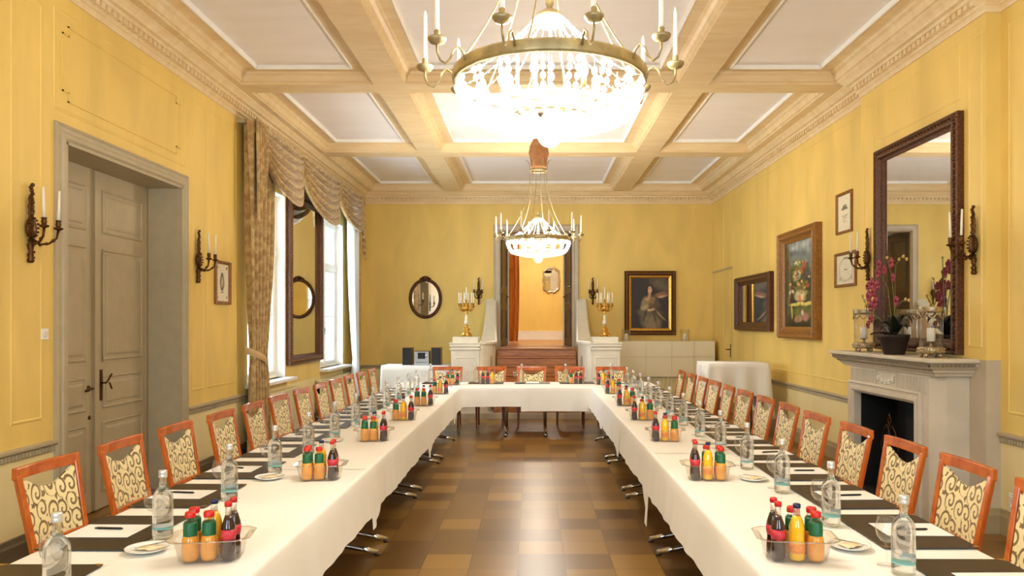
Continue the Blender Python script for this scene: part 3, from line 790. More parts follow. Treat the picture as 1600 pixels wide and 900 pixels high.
def framed(name, lab, cat, loc, rz, w_, h_, fw_, mat, fn=None, prof=None, mirror=False, inner=None, depth=.05, nu=70):
    t = thing(name, lab, cat, loc, rz)
    prof = prof or [(0,0),(0,.7),(.15,1),(.35,.8),(.55,.9),(.75,.55),(1,.35),(1,.1)]
    MB().frame(-w_/2, w_/2, 0, h_, [(i*fw_, o*depth) for i, o in prof]).build('frame', mat, t)
    if inner: MB().frame(-w_/2+fw_*.97, w_/2-fw_*.97, fw_*.97, h_-fw_*.97, [(0,depth*.2),(0,depth*.55),(inner*.5,depth*.5),(inner,depth*.25),(inner,0)]).build('gilt_slip', M_gold, t)
    e = fw_*.9 + (inner or 0)*.9
    if mirror: MB().box(-w_/2+e, w_/2-e, .002, depth*.2, e, h_-e).build('mirror_glass', M_mirror, t)
    else: canvas_obj(t, w_-2*e, h_-2*e, depth*.2, e, fn, nu)
    return t
rosp = [(0,0),(0,.8),(.1,1),(.3,.75),(.5,.95),(.7,.95),(.8,.5),(1,.3),(1,.1)]
def carve(t, w_, h_, fw_, depth, n=12, r=.016, mat=None):
    m = MB(); L = 2*(w_+h_); st_ = r*2.6; k = 0
    for (ax, a, b) in (('x',-w_/2,w_/2),('z',0,h_)):
        q = a+r
        while q < b-r:
            if ax == 'x':
                for z in (fw_*.42, h_-fw_*.42): m.ball((q, depth*.85, z), r, 6, 4, sy=.6)
            else:
                for x in (-w_/2+fw_*.42, w_/2-fw_*.42): m.ball((x, depth*.85, q), r, 6, 4, sy=.6)
            q += st_
    m.build('carved_ornament', mat or M_frameb, t)
# portrait
def pbase(u, v):
    a = hexc('#2A1E12'); b = hexc('#4A3A28'); k = max(0, min(1, (v-.45)*1.6*(u-.2))); return tuple(a[i]+(b[i]-a[i])*k for i in range(3))
portrait = painter(pbase, [
    (.80,.86,.25,.10,-25,'#6A5A44',1.2),(.80,.66,.16,.05,8,'#9A6A4A',.9),(.82,.625,.10,.018,3,'#D8B088',.8),(.86,.56,.14,.05,0,'#2A2016',.8),
    (.52,.20,.26,.22,10,'#5E4E34',.7),(.46,.14,.18,.16,0,'#7E6E4C',.7),(.60,.10,.16,.14,-15,'#8A7656',.8),(.34,.30,.16,.06,-20,'#6E6040',.7),
    (.53,.50,.17,.15,0,'#6A5436',.6),(.38,.50,.10,.13,-20,'#9A8458',.6),(.36,.42,.10,.05,20,'#B09868',.7),(.66,.50,.09,.11,25,'#5A482E',.6),
    (.50,.58,.13,.04,0,'#B89A6E',.6),(.55,.55,.07,.07,15,'#8A6E44',.6),(.49,.655,.035,.05,0,'#D0A67C',.5),
    (.49,.775,.085,.085,0,'#150D08',.5),(.42,.72,.03,.06,0,'#1A100A',.6),(.57,.72,.03,.06,0,'#1A100A',.6),(.49,.755,.052,.07,0,'#D8AE86',.35),(.47,.77,.012,.006,0,'#3A2014',.5),(.515,.77,.012,.006,0,'#3A2014',.5),(.492,.72,.016,.007,0,'#A04A38',.6),
    (.47,.36,.05,.022,-8,'#D6AE84',.5),(.57,.375,.06,.022,15,'#D6AE84',.5),
    (.79,.26,.17,.012,-47,'#A88A5E',.6),(.36,.24,.03,.12,-15,'#4A3C26',.8),(.62,.22,.03,.14,12,'#4E3E28',.8)], 3, 1.3, .06)
framed('portrait_painting', 'portrait of a seated dark-haired woman in a heavy gilt frame', 'painting', (2.478, YB, 1.45), PI, 1.08, 1.35, .10, M_frameb, portrait, rosp, inner=.05, depth=.07, nu=110)
t = [o for o in bpy.data.objects if o.get('category') == 'painting'][0]
carve(t, 1.08, 1.35, .10, .07, r=.014, mat=M_gilt)
# fruit still life
def fbase(u, v):
    a = hexc('#2E3018'); b = hexc('#7E8A88'); c_ = hexc('#B8BCAE'); k = max(0, min(1, (v-.45)*2.6))
    q = tuple(a[i]+(b[i]-a[i])*k for i in range(3)); k = max(0, min(1, (v-.8)*3)); return tuple(q[i]+(c_[i]-q[i])*k*.5 for i in range(3))
rq = random.Random(5)
fblobs = [(.5+rq.gauss(0,.20), rq.uniform(.36,.76), rq.uniform(.02,.06), rq.uniform(.008,.022), rq.uniform(-60,60), rq.choice(['#2A3014','#4E5E24','#7A8A44','#A89A4A','#B85A34','#D8B070','#5A2A22','#8A8A92','#E0D8A8','#3A4A2A']), .6) for _ in range(70)]
fruit = painter(fbase, [
    (.5,.93,.5,.03,10,'#A8B0AC',1.2),(.3,.86,.4,.03,-12,'#5E6E74',1.2),(.06,.55,.10,.5,0,'#5A5A38',.6),(.15,.6,.03,.4,0,'#8A7A44',.7),
    (.5,.55,.32,.20,20,'#3A4220',.7),(.38,.68,.12,.07,30,'#6A7A38',.7),(.45,.75,.10,.04,0,'#8A9450',.6),(.62,.70,.07,.05,0,'#B0502A',.5),(.58,.66,.05,.03,0,'#D06A38',.5),(.40,.60,.12,.06,-20,'#B8B880',.7),
    (.66,.58,.10,.05,0,'#4A5260',.6),(.75,.50,.12,.07,0,'#3A3E38',.6),(.5,.45,.14,.06,0,'#7A7040',.7),(.62,.52,.06,.03,0,'#6A3020',.6),
    (.55,.37,.24,.06,0,'#C8B878',.5),(.42,.36,.10,.05,0,'#E0D0A0',.5),(.50,.33,.09,.04,0,'#D88A60',.5),(.62,.36,.10,.05,0,'#D8C890',.5),(.8,.35,.10,.05,0,'#4A4420',.6),
    *fblobs,
    (.60,.27,.46,.022,0,'#E2D070',.3),(.62,.18,.40,.075,0,'#5E6A30',.3),(.22,.18,.03,.08,0,'#C8BC60',.4),(.62,.175,.30,.05,0,'#6E6A38',.6),(.45,.10,.14,.04,20,'#B08A6A',.6),(.68,.13,.12,.05,-20,'#A8786A',.6),(.58,.17,.05,.03,0,'#E8D8C0',.6),(.5,.03,.5,.03,0,'#20281A',.8)], 8, 2.6, .12)
framed('still_life_painting', 'tall fruit and flower still life painting in a wide gilt frame', 'painting', (XR, 10.635, 1.48), PI/2, 1.50, 1.55, .17, M_frameo, fruit, depth=.12, nu=90)
framed('wall_mirror', 'landscape mirror in dark bronze frame on right wall left of the fruit painting', 'mirror', (XR, 12.85, 1.57), PI/2, 2.0, .95, .15, M_frameb, mirror=True, depth=.10)
bigm = framed('overmantel_mirror', 'tall carved dark-framed mirror standing on the mantelpiece', 'mirror', (BX, 7.205, 1.43), PI/2, 1.57, 2.08, .13, M_frameb, mirror=True, prof=rosp, depth=.07)
carve(bigm, 1.57, 2.08, .13, .07, r=.022, mat=M_bronze)
pierm = framed('pier_mirror', 'tall narrow dark-framed mirror on the pier between the two windows', 'mirror', (XL, 11.92, 1.08), -PI/2, 1.72, 2.6, .14, M_frameb, mirror=True, prof=rosp, depth=.08)
carve(pierm, 1.72, 2.6, .14, .08, r=.016, mat=M_gilt)
ship = painter('#EFE6C8', [(.5,.62,.25,.04,0,'#5A5A4A',.5),(.55,.68,.12,.05,0,'#8A8A78',.6),(.4,.66,.05,.05,0,'#6A6A5A',.6),(.5,.42,.25,.012,0,'#7A7464',.5),(.5,.36,.2,.01,0,'#8A8474',.5),(.5,.30,.22,.008,0,'#9A9484',.5),(.5,.24,.15,.008,0,'#9A9484',.5)], 2, 1.6, .03)
framed('framed_print', 'small wooden framed print of a building, upper of two right of the paintings', 'framed print', (XR, 9.155, 2.79), PI/2, .45, .50, .035, M_frameo, ship, depth=.03, nu=50)
cert = painter('#E8E0C0', [(.5,.5,.40,.40,0,'#B8AE8C',.15),(.5,.5,.36,.36,0,'#E8E2C8',.15),(.5,.5,.10,.02,0,'#4A4438',.5),(.5,.88,.14,.03,0,'#7A745C',.6),(.2,.2,.08,.08,0,'#C0B898',.6),(.8,.2,.08,.08,0,'#C0B898',.6)], 5, 1, .03)
framed('framed_certificate', 'small wooden framed certificate with ring design, below the building print', 'framed print', (XR, 9.12, 2.14), PI/2, .60, .42, .035, M_frameo, cert, depth=.03, nu=60)
crest = painter('#F0E6CC', [(.5,.52,.16,.22,0,'#4A463A',.5),(.5,.52,.09,.14,0,'#C8BC9C',.6),(.5,.72,.07,.05,0,'#3A362C',.6),(.5,.34,.05,.04,0,'#3A362C',.6),(.5,.25,.16,.012,0,'#6A6450',.5),(.14,.9,.05,.03,0,'#6A6A4A',.6),(.86,.9,.05,.03,0,'#6A6A4A',.6),(.14,.12,.05,.03,0,'#6A6A4A',.6),(.86,.12,.05,.03,0,'#6A6A4A',.6)], 6, 1.2, .03)
framed('framed_crest', 'small gilt framed crest print on the wall between door and curtain', 'framed print', (XL, 8.77, 1.92), -PI/2, .42, .50, .035, M_frameo, crest, depth=.035, nu=60)
# oval mirror
om = thing('oval_mirror', 'oval wall mirror in carved bronze frame above the stereo', 'mirror', (-2.256, YB, 1.80), PI)
m = MB().ring(.29, [(0,0),(.055,.0),(.06,.03),(.035,.05),(.01,.035),(-.01,.03),(-.012,0)], (0,0,0), 56, True, ry=.365)
m.v = [(x, z, y+.42) for x, y, z in m.v]; m.f = [f[::-1] for f in m.f]
m.build('frame', M_frameb, om)
m = MB()
for k in range(44):
    a = 2*PI*k/44; m.ball((.325*math.cos(a), .045, .42+.40*math.sin(a)), .017, 6, 4, sy=.7)
for k in range(5): m.ball((-.09+.045*k, .04, .83+.04*math.sin(PI*k/4)), .032, 8, 5, sy=.7)
m.ball((0,.05,.85),.045,8,6).build('carved_crest', M_bronze, om)
m = MB().add([(.285*math.cos(2*PI*k/56), .022, .42+.36*math.sin(2*PI*k/56)) for k in range(56)], [tuple(range(56))]); m.build('mirror_glass', M_mirror, om)

# ------------------------------------------------------------------ wall sconces
def make_sconce():
    t = thing('candle_sconce', '', 'sconce')
    # origin at the foot of the backplate, wall plane y = 0, height 0.58
    m = MB()
    m.lathe([(.0001,0),(.018,.004),(.024,.02),(.016,.04),(.022,.06),(.014,.08),(.020,.11),(.024,.13),(.016,.15),(.020,.17)], (0,.022,0), 10)
    m.lathe([(.014,0),(.036,.02),(.05,.055),(.052,.09),(.042,.125),(.026,.15),(.022,.17),(.030,.185),(.024,.21),(.032,.235),(.022,.26),(.028,.285),(.020,.31),(.0001,.33)], (0,.026,.17), 14, True, 1, .5)
    m.build('backplate', M_bronze, t)
    o = MB()
    for k in range(14):
        a = 2*PI*k/14; o.ball((.05*math.cos(a), .045, .255+.068*math.sin(a)), .009, 6, 4)
    for k in range(8): o.ball((random.uniform(-.02,.02), .035, .02+k*.02), .010, 6, 4)
    for k in range(12): o.ball((.010*math.sin(k*2.1), .030, .33+k*.021), .015, 6, 4)
    o.build('cast_ornament', M_bronze, t)
    for s in (-1, 1):
        a = MB().tube([(s*.01,.03,.17),(s*.03,.07,.135),(s*.055,.12,.145),(s*.075,.16,.185),(s*.08,.17,.24)], [.011,.009,.008,.008,.010], 8)
        for k in range(3): a.ball((s*(.03+.02*k), .07+.035*k, .135+.02*k*k*.4), .013, 6, 4)
        a.lathe([(.008,0),(.03,.01),(.034,.02),(.02,.024),(.014,.03),(.02,.045),(.016,.06),(.02,.075)], (s*.08,.17,.24), 12)
        a.build('arm', M_bronze, t)
        tl_ = s*.012
        MB().tube([(s*.08,.17,.30),(s*.08+tl_,.17,.53)], [.0105,.008], 10).build('candle', M_candle, t)
    return t
sc = Kind(make_sconce()); G = 'bronze candle sconces'
sc.put((XL,5.40,2.13), -PI/2, 'bronze two-candle sconce on the left wall, left of the double door', None, G)
sc.put((XL,8.11,2.13), -PI/2, 'bronze two-candle sconce on the left wall beside the framed crest', None, G)
sc.put((-1.135,YB,2.09), PI, 'bronze sconce on the back wall left of the stair doorway', None, G)
sc.put((1.27,YB,2.09), PI, 'bronze sconce on the back wall right of the stair doorway', None, G)
sc.put((BX,6.245,2.10), PI/2, 'bronze sconce right of the overmantel mirror', None, G)
sc.put((BX,8.22,2.16), PI/2, 'bronze sconce left of the overmantel mirror behind the orchid', None, G)

# ------------------------------------------------------------------ gilt candelabra on the pedestals
def make_candelabra():
    t = thing('candelabra', '', 'candelabra')
    MB().lathe([(.095,0),(.10,.012),(.075,.03),(.078,.042),(.05,.055),(.042,.075),(.062,.095),(.066,.115),(.045,.13),(.024,.145),(.024,.165),(.034,.175),(.024,.19)], (0,0,.03), 16).build('base', M_gold, t)
    f = MB()
    for k in range(4):
        a = k*PI/2+.4; f.ball((.09*math.cos(a), .09*math.sin(a), .025), .024, 8, 6)
    f.build('ball_feet', M_gold, t)
    MB().lathe([(.025,0),(.04,.02),(.035,.06),(.022,.09),(.03,.12),(.018,.15),(.024,.18)], (0,0,.22), 10).build('cherub_stem', M_cream, t)
    MB().lathe([(.024,0),(.03,.02),(.016,.05),(.028,.09),(.05,.12),(.03,.15),(.02,.18),(.026,.2)], (0,0,.40), 12).build('upper_stem', M_gold, t)
    for k in range(6):
        a = k*PI/3+.25; c, s = math.cos(a), math.sin(a)
        q = MB().tube([(.02*c,.02*s,.48),(.08*c,.08*s,.46),(.125*c,.125*s,.49),(.135*c,.135*s,.545)], [.012,.010,.009,.012], 8)
        q.ball((.07*c,.07*s,.485), .02, 6, 4).ball((.11*c,.11*s,.50), .018, 6, 4)
        q.lathe([(.01,0),(.035,.008),(.036,.016),(.016,.02),(.018,.06)], (.135*c,.135*s,.545), 10); q.build('arm', M_gold, t)
        MB().tube([(.135*c,.135*s,.60),(.137*c,.137*s,.80)], [.012,.009], 8).build('candle', M_candle, t)
    MB().lathe([(.012,0),(.035,.01),(.016,.02),(.018,.07)], (0,0,.60), 10).build('centre_cup', M_gold, t)
    MB().tube([(0,0,.66),(0,0,.90)], [.012,.009], 8).build('candle', M_candle, t)
    return t
cd = Kind(make_candelabra())
cd.put((-1.20,13.70,1.456), .1, 'gilt candelabra with white candles on the left stair pedestal', None, 'gilt candelabra on the stair pedestals')
cd.put((1.31,13.70,1.456), .6, 'gilt candelabra with white candles on the right stair pedestal', None, 'gilt candelabra on the stair pedestals')

# ------------------------------------------------------------------ chandeliers
def make_chandelier():
    """origin on the ring centre line, z = 0 at 2.87 m; ceiling fixing 1.76 m above"""
    t = thing('chandelier', '', 'chandelier')
    R = .45
    MB().ring(R, [(0,-.028),(.008,-.028),(.014,-.015),(.010,0),(.016,.018),(.010,.028),(-.004,.028),(-.004,-.028)], (0,0,0), 72).build('ring', M_brass, t)
    for k in range(10):
        a = math.radians(-90-20+36*k); c, s = math.cos(a), math.sin(a)
        P = lambda r, z: (r*c, r*s, z)
        arm = MB().tube([P(R+.012,0),P(R+.02,.035),P(R+.045,.055),P(R+.07,.035),P(R+.085,-.005),P(R+.11,-.032),P(R+.135,-.02),P(R+.15,.015),P(R+.15,.045)], .0052, 8)
        arm.build('arm', M_brass, t)
        MB().lathe([(.004,-.004),(.030,.004),(.040,.018),(.041,.026),(.034,.022),(.016,.026),(.012,.034),(.014,.055),(.011,.06)], P(R+.15,.045), 16).build('drip_pan', M_brass, t)
        MB().tube([P(R+.15,.10),P(R+.15,.13),P(R+.15,.31),P(R+.15,.335)], [.011,.0105,.0085,.003], 10).build('candle', M_candle, t)
    # sparse pairs of oval beads from the ring to the lower hoop
    prof_ = lambda q: (.445-.055*q**1.6, -.035-.135*q)
    for k in range(36):
        a = 2*PI*(k//2)/18 + (k % 2)*.085; c, s = math.cos(a), math.sin(a); b = MB()
        pts = []
        for i in range(4):
            r, z = prof_((i+.45)/4); pts.append((r*c, r*s, z)); b.ball((r*c, r*s, z), .0125, 8, 6, 1, 1, 1.35)
        b.tube([(prof_(0)[0]*c,prof_(0)[0]*s,prof_(0)[1]), *pts, (prof_(1)[0]*c,prof_(1)[0]*s,prof_(1)[1])], .0016, 4)
        b.build('bead_strand', M_crystal, t)
    MB().ring(.39, [(0,-.009),(.005,0),(0,.009),(-.005,0)], (0,0,-.172), 64).build('lower_hoop', M_crystal, t)
    # denser strands gathered from the hoop to the glass ball
    for k in range(30):
        a = 2*PI*k/30; c, s = math.cos(a), math.sin(a); b = MB(); pts = []
        for i in range(12):
            q = (i+.4)/12; r = .39*(1-q)+.035*q; z = -.175-.068*math.sin(q*PI/2)**.8
            wb = .10*math.sin(i*PI)+(.05 if i % 2 else -.05)*q*.5
            cc, ss = math.cos(a+wb), math.sin(a+wb)
            pts.append((r*cc, r*ss, z)); b.ball((r*cc, r*ss, z), .0125*(.55+.45*r/.39), 8, 5, 1.15, 1.15, .9)
        b.tube(pts, .0016, 4); b.build('bead_strand', M_crystal, t)
    for k in range(10):
        a = 2*PI*(k+.5)/10; c, s = math.cos(a), math.sin(a); b = MB()
        for i in range(3): b.ball((.33*c, .33*s, -.05-.045*i), .014, 8, 5, 1, 1, 1.45)
        b.tube([(.33*c,.33*s,.0),(.33*c,.33*s,-.14)], .0014, 4); b.build('bead_drop', M_crystal, t)
    MB().ring(.2, [(0,-.006),(.006,0),(0,.006),(-.006,0)], (0,0,-.19), 40).build('inner_ring', M_brass, t)
    MB().ball((0,0,-.268), .060, 20, 12).lathe([(.03,-.22),(.045,-.205),(.03,-.19)], (0,0,0), 16).build('glass_ball', M_crystal, t)
    # upper tent of fine bead chains
    for k in range(20):
        a = 2*PI*k/20; c, s = math.cos(a), math.sin(a); b = MB()
        pts = []
        for i in range(13):
            q = i/12; r = .055 + (R-.06)*q; z = .285*(1-q)**1.6 + .02
            b.ball((r*c, r*s, z), .0055, 6, 4); pts.append((r*c, r*s, z))
        b.tube(pts, .0014, 4); b.build('bead_chain', M_crystal, t)
    MB().lathe([(.06,0),(.068,.008),(.062,.02),(.045,.035),(.02,.05),(.012,.06),(.02,.075),(.022,.09),(.012,.105),(.0001,.11)], (0,0,.285), 24).build('cap', M_brass, t)
    b = MB()
    for k in range(18):
        a = 2*PI*k/18; b.ball((.06*math.cos(a), .06*math.sin(a), .272), .010, 6, 5, 1, 1, 1.6)
    b.build('cap_drops', M_crystal, t)
    # suspension rods from the crown
    for k in range(6):
        a = 2*PI*k/6+.3; c, s = math.cos(a), math.sin(a)
        pts = []
        for i in range(11):
            q = i/10; r = .115 + (R-.115)*(q**2.2); pts.append((r*c, r*s, .96*(1-q)+.02))
        MB().tube(pts, .0042, 6).build('suspension_rod', M_brass, t)
    cr = MB().ring(.12, [(0,-.016),(.008,-.012),(.006,0),(.008,.012),(0,.016),(-.006,0)], (0,0,.97), 40)
    cr.build('crown_ring', M_brass, t)
    for k in range(6):
        a = 2*PI*k/6; c, s = math.cos(a), math.sin(a)
        MB().tube([(.12*c,.12*s,.98),(.125*c,.125*s,1.05),(.145*c,.145*s,1.10),(.18*c,.18*s,1.12)], [.006,.008,.007,.003], 6).build('crown_leaf', M_brass, t)
    MB().lathe([(.095,.985),(.112,1.02),(.125,1.12),(.15,1.20),(.13,1.30),(.07,1.42),(.022,1.52),(.012,1.56)], (0,0,0), 7, False, 1, .8).build('hessian_cover', M_jute, t)
    ch = MB()
    for i in range(9): ch.ring(.012, [(.003,0),(0,.003),(-.003,0),(0,-.003)], (0,0,1.54+.024*i), 10)
    ch.tube([(0,0,1.5),(0,0,1.755)], .004, 6).lathe([(.0001,0),(.05,.005),(.045,-.03),(.01,-.04)][::-1], (0,0,1.75), 16); ch.build('hanging_chain', M_brass, t)
    # sockets and bulbs
    for k in range(6):
        a = 2*PI*k/6+.2; c, s = .23*math.cos(a), .23*math.sin(a)
        MB().tube([(c*.2,s*.2,-.1),(c,s,-.09)], .005, 6).tube([(c,s,-.09),(c,s,-.05)], .012, 8).build('bulb_holder', M_brass, t)
        MB().lathe([(.008,0),(.018,.02),(.02,.035),(.012,.06),(.0001,.085)], (c,s,-.05), 12).build('bulb', M_bulb, t)
        l = bpy.data.lights.new('bulb_light', 'POINT'); l.energy = BULB; l.color = (1.0,.92,.81); l.shadow_soft_size = .03
        o = bpy.data.objects.new('bulb_light', l); C.objects.link(o); o.parent = t; o.location = (c, s, .07)
    return t
chd = Kind(make_chandelier())
chd.put((.082,3.62,2.87), 0, 'large lit crystal bead chandelier hanging in the foreground', None, 'crystal bead chandeliers')
chd.put((.082,10.58,2.87), -.05, 'smaller-looking far crystal chandelier hanging in front of the stair doorway', None, 'crystal bead chandeliers')

# ------------------------------------------------------------------ curtains on the left wall
XC = XL+.16
pelm = tag(MB().box(XL+.001, XC-.06, 9.22, 15.05, 4.15, 4.20).build('curtain_board', M_greige), 'narrow greige curtain board under the left cornice', 'curtain board')
def swag(y0, y1, D, lab, ph):
    L = y1-y0; zt = 4.20
    def f(u, v):
        c = (4*u*(1-u)); s = v*D; e = v*.16 + .02
        z = zt - e*.9 - (s-e)*(max(0,c)**.45) if v > 0 else zt
        w_ = v*2*PI*6.5 + ph + .8*math.sin(u*5+ph)
        fold = (abs(math.sin(w_/2))-.5)*.125*(.25+.75*c**.6)*min(1, v/.12)
        pleat = math.sin(u*L*58)*.012*max(0, 1-v*4)
        x = XC + .07 + .12*v*c + fold + pleat
        return (x, y0+L*u + (.5-u)*.14*v*(1 if 0 < u < 1 else 1), z - fold*.35)
    return tag(MB().grid(f, 56, 130).build('curtain_swag', M_drape), lab, 'curtain swag', 'gold curtain swags')
swag(9.42, 11.15, .90, 'gold damask curtain swag above the near window', 0)
swag(11.0, 13.25, .92, 'gold damask curtain swag above the pier mirror', 1)
swag(13.1, 14.95, .80, 'gold damask curtain swag above the far window', 2)
def jabot(y0, y1, zt, zb0, zb1, lab):
    def f(u, v):
        zb = zb0 + (zb1-zb0)*u
        return (XC+.075+.028*math.sin(u*PI*9)+.02*v, y0+(y1-y0)*(u*(1-.25*v)), zt-(zt-zb)*v)
    tag(MB().grid(f, 60, 20).build('curtain_tail', M_drape), lab, 'curtain tail', 'gold pleated curtain tails')
jabot(9.22, 9.62, 4.20, 2.90, 3.55, 'pleated gold curtain tail left of the near swag')
jabot(15.15, 14.85, 4.20, 2.95, 3.5, 'pleated gold curtain tail at the far end of the swags')
tag(MB().grid(lambda u, v: (XC+.045+.012*math.sin(u*60), 9.24+.34*u, 4.21-.17*v), 60, 3).build('curtain_heading', M_drape), 'gathered gold heading at the near end of the curtain board', 'curtain heading')
def drape(y0, y1, yt, wt, zt, ztie, zb, nf, lab, mat, name, X=XC-.03):
    t = thing(name, lab, 'curtain', (X, (y0+y1)/2, 0)); yc_ = (y0+y1)/2
    def f(u, v):
        z = zt+(zb-zt)*v
        if z > ztie: k = ((zt-z)/(zt-ztie)); k = k**2.2
        else: k = 1-.55*((ztie-z)/(ztie-zb))**.7
        a = y0+(yt-wt/2-y0)*k; b = y1+(yt+wt/2-y1)*k
        amp = .08*(1-.4*k)
        return (amp*math.sin(u*2*PI*nf+.6*math.sin(v*4)) + .02*k, a+(b-a)*u-yc_, z)
    MB().grid(f, nf*14, 60).build('fabric', mat, t)
    return t, yc_
t, yc_ = drape(9.20, 10.12, 9.55, .50, 4.18, 1.28, .02, 6, 'long gold damask curtain tied back left of the near window', M_drape, 'tied_curtain')
MB().grid(lambda u, v: (-.02+.11*math.sin(PI*u)**.6+.01*math.sin(v*PI), 9.18-yc_+.66*u, 1.42-.20*u**.8-.09*v+.03*u*(1-u)), 24, 6).build('tieback', M_cream if False else plain('tieback_silk', '#C8A878', .6), t)
t, yc_ = drape(14.62, 15.02, 14.9, .22, 4.15, 1.1, .05, 4, 'gold curtain hanging right of the far window by the corner', M_drape, 'corner_curtain')
t, yc_ = drape(14.15, 14.58, 14.50, .20, 3.9, 1.0, .30, 5, 'white sheer curtain hanging beside the far window', M_sheer, 'sheer_curtain', X=XC+.04)

# ------------------------------------------------------------------ chairs
def make_chair():
    t = thing('dining_chair', '', 'chair')
    fr = MB()
    # back frame, leaning: y = -.20 at z .42 to y = -.30 at z .97
    Y = lambda z: -.20 - .10*(z-.42)/.55
    n = 10; zs = .55
    for s in (-1, 1):
        fr.bar((s*.205, Y(.43), .43), (s*.232, Y(.93), .93), .034, .030, (1,0,0), .036, .028)
    rail = []
    def curved(z, hgt, hw, th, bow):
        vs = []; K = 10
        for i in range(K+1):
            x = -hw+2*hw*i/K; yy = Y(z) - bow*(1-(x/hw)**2)
            for (a, b) in ((-1,-1),(1,-1),(1,1),(-1,1)): vs.append((x, yy+a*th/2, z+b*hgt/2))
        fs = [(0,1,2,3), (K*4+3,K*4+2,K*4+1,K*4)]
        for i in range(K):
            for k in range(4): fs.append((i*4+k, (i+1)*4+k, (i+1)*4+(k+1) % 4, i*4+(k+1) % 4))
        fr.add(vs, fs)
    curved(.94, .062, .252, .030, .018); curved(.555, .034, .215, .026, .010)
    fr.build('back_frame', M_chair, t, bevel=.006)
    # backrest pad with a dipped upper edge
    def pad(u, v, side):
        x = (-1+2*u); hw = .188 + .018*v
        zt = .908 - .072*(math.sin(PI*u)**1.25)
        z = .572 + (zt-.572)*v
        return (x*hw, Y(z) + side*(.006+.010*math.sin(PI*u)*math.sin(PI*v)**.5) - .02*(1-x*x), z)
    p = MB().grid(lambda u, v: pad(u, v, 1), 14, 12).grid(lambda u, v: pad(1-u, v, -1), 14, 12)
    p.build('backrest', M_uph, t)
    # seat
    def seat(u, v):
        x = -1+2*u; q = -1+2*v; e = (max(0,1-x**6)*max(0,1-q**6))**.35
        return (x*(.225+.012*v), -.20+.375*v, .445+.045*e)
    MB().grid(seat, 16, 16).build('seat', M_uph, t)
    sr = MB().box(-.225,.225,.145,.17,.385,.445).box(-.215,.215,-.205,-.18,.385,.445).box(-.235,-.21,-.2,.165,.385,.445).box(.21,.235,-.2,.165,.385,.445)
    sr.build('seat_rail', M_chair, t, bevel=.004)
    for s in (-1, 1):
        MB().bar((s*.215,.148,.44),(s*.21,.150,0), .036,.036,(1,0,0),.024,.024).build('leg', M_leg, t, bevel=.003)
        MB().bar((s*.208,-.20,.46),(s*.215,-.27,0), .034,.036,(1,0,0),.024,.026).build('leg', M_leg, t, bevel=.003)
    return t
chair = Kind(make_chair())
GC = 'cherry-wood dining chairs at the conference table'
for i in range(12):
    chair.put((-2.285+random.uniform(-.012,.012), 4.03+.733*i+random.uniform(-.02,.02), 0), -PI/2+random.uniform(-.03,.03),
              'cherry-wood chair with scroll-pattern back, ' + nth(i) + ' along the left row', None, GC)
for i in range(13):
    chair.put((2.01+random.uniform(-.01,.01), 3.33+.690*i+random.uniform(-.015,.015), 0), PI/2+random.uniform(-.03,.03),
              'cherry-wood chair with scroll-pattern back, ' + nth(i) + ' along the right row', None, GC)
for i, x in enumerate((-1.42, -.69, -.02, .62, 1.32)):
    chair.put((x, 12.38, 0), PI+random.uniform(-.03,.03), 'cherry-wood chair behind the far cross table, ' + ['leftmost','second from left','middle one','second from right','rightmost'][i], None, GC)

# ------------------------------------------------------------------ tables and cloths
def make_table():
    """folding table 1.8 x 1.0, long axis local Y"""
    t = thing('folding_table', '', 'table')
    MB().box(-.47,.47,-.89,.89,.715,.742).build('tabletop', M_cream, t, bevel=.004)
    for s in (-1, 1):
        y = s*.73
        f = MB().tube([(-.455,y,.022),(-.33,y,.05),(-.15,y,.085),(0,y,.095),(.15,y,.085),(.33,y,.05),(.455,y,.022)], [.018,.022,.026,.028,.026,.022,.018], 10)
        fo = f.build('foot_bar', M_chrome, t)
        g = MB()
        for q in (-1, 1): g.lathe([(.02,0),(.02,.012),(.012,.016)], (q*.445,y,0), 10)
        g.build('glide', M_black, fo)
        MB().tube([(-.09,y,.09),(-.09,y,.72)], .019, 10).build('leg', M_chrome, t); MB().tube([(.09,y,.09),(.09,y,.72)], .019, 10).build('leg', M_chrome, t)
    return t
tab = Kind(make_table()); GT = 'folding tables under white cloths'
XLc, XRc = (LIN+LOUT)/2, (RIN+ROUT)/2
for i in range(5):
    tab.put((XLc-.01, 3.0+1.8*i, 0), 0, 'chrome-footed folding table under the left cloth, ' + nth(i), None, GT)
for i in range(5):
    tab.put((XRc-.005, 3.0+1.8*i, 0), 0, 'chrome-footed folding table under the right cloth, ' + nth(i), None, GT)
tab.put((-1.13, 11.72, 0), PI/2, 'folding table under the left half of the far cross cloth', None, GT)
tab.put((.93, 11.72, 0), PI/2, 'folding table under the right half of the far cross cloth', None, GT)

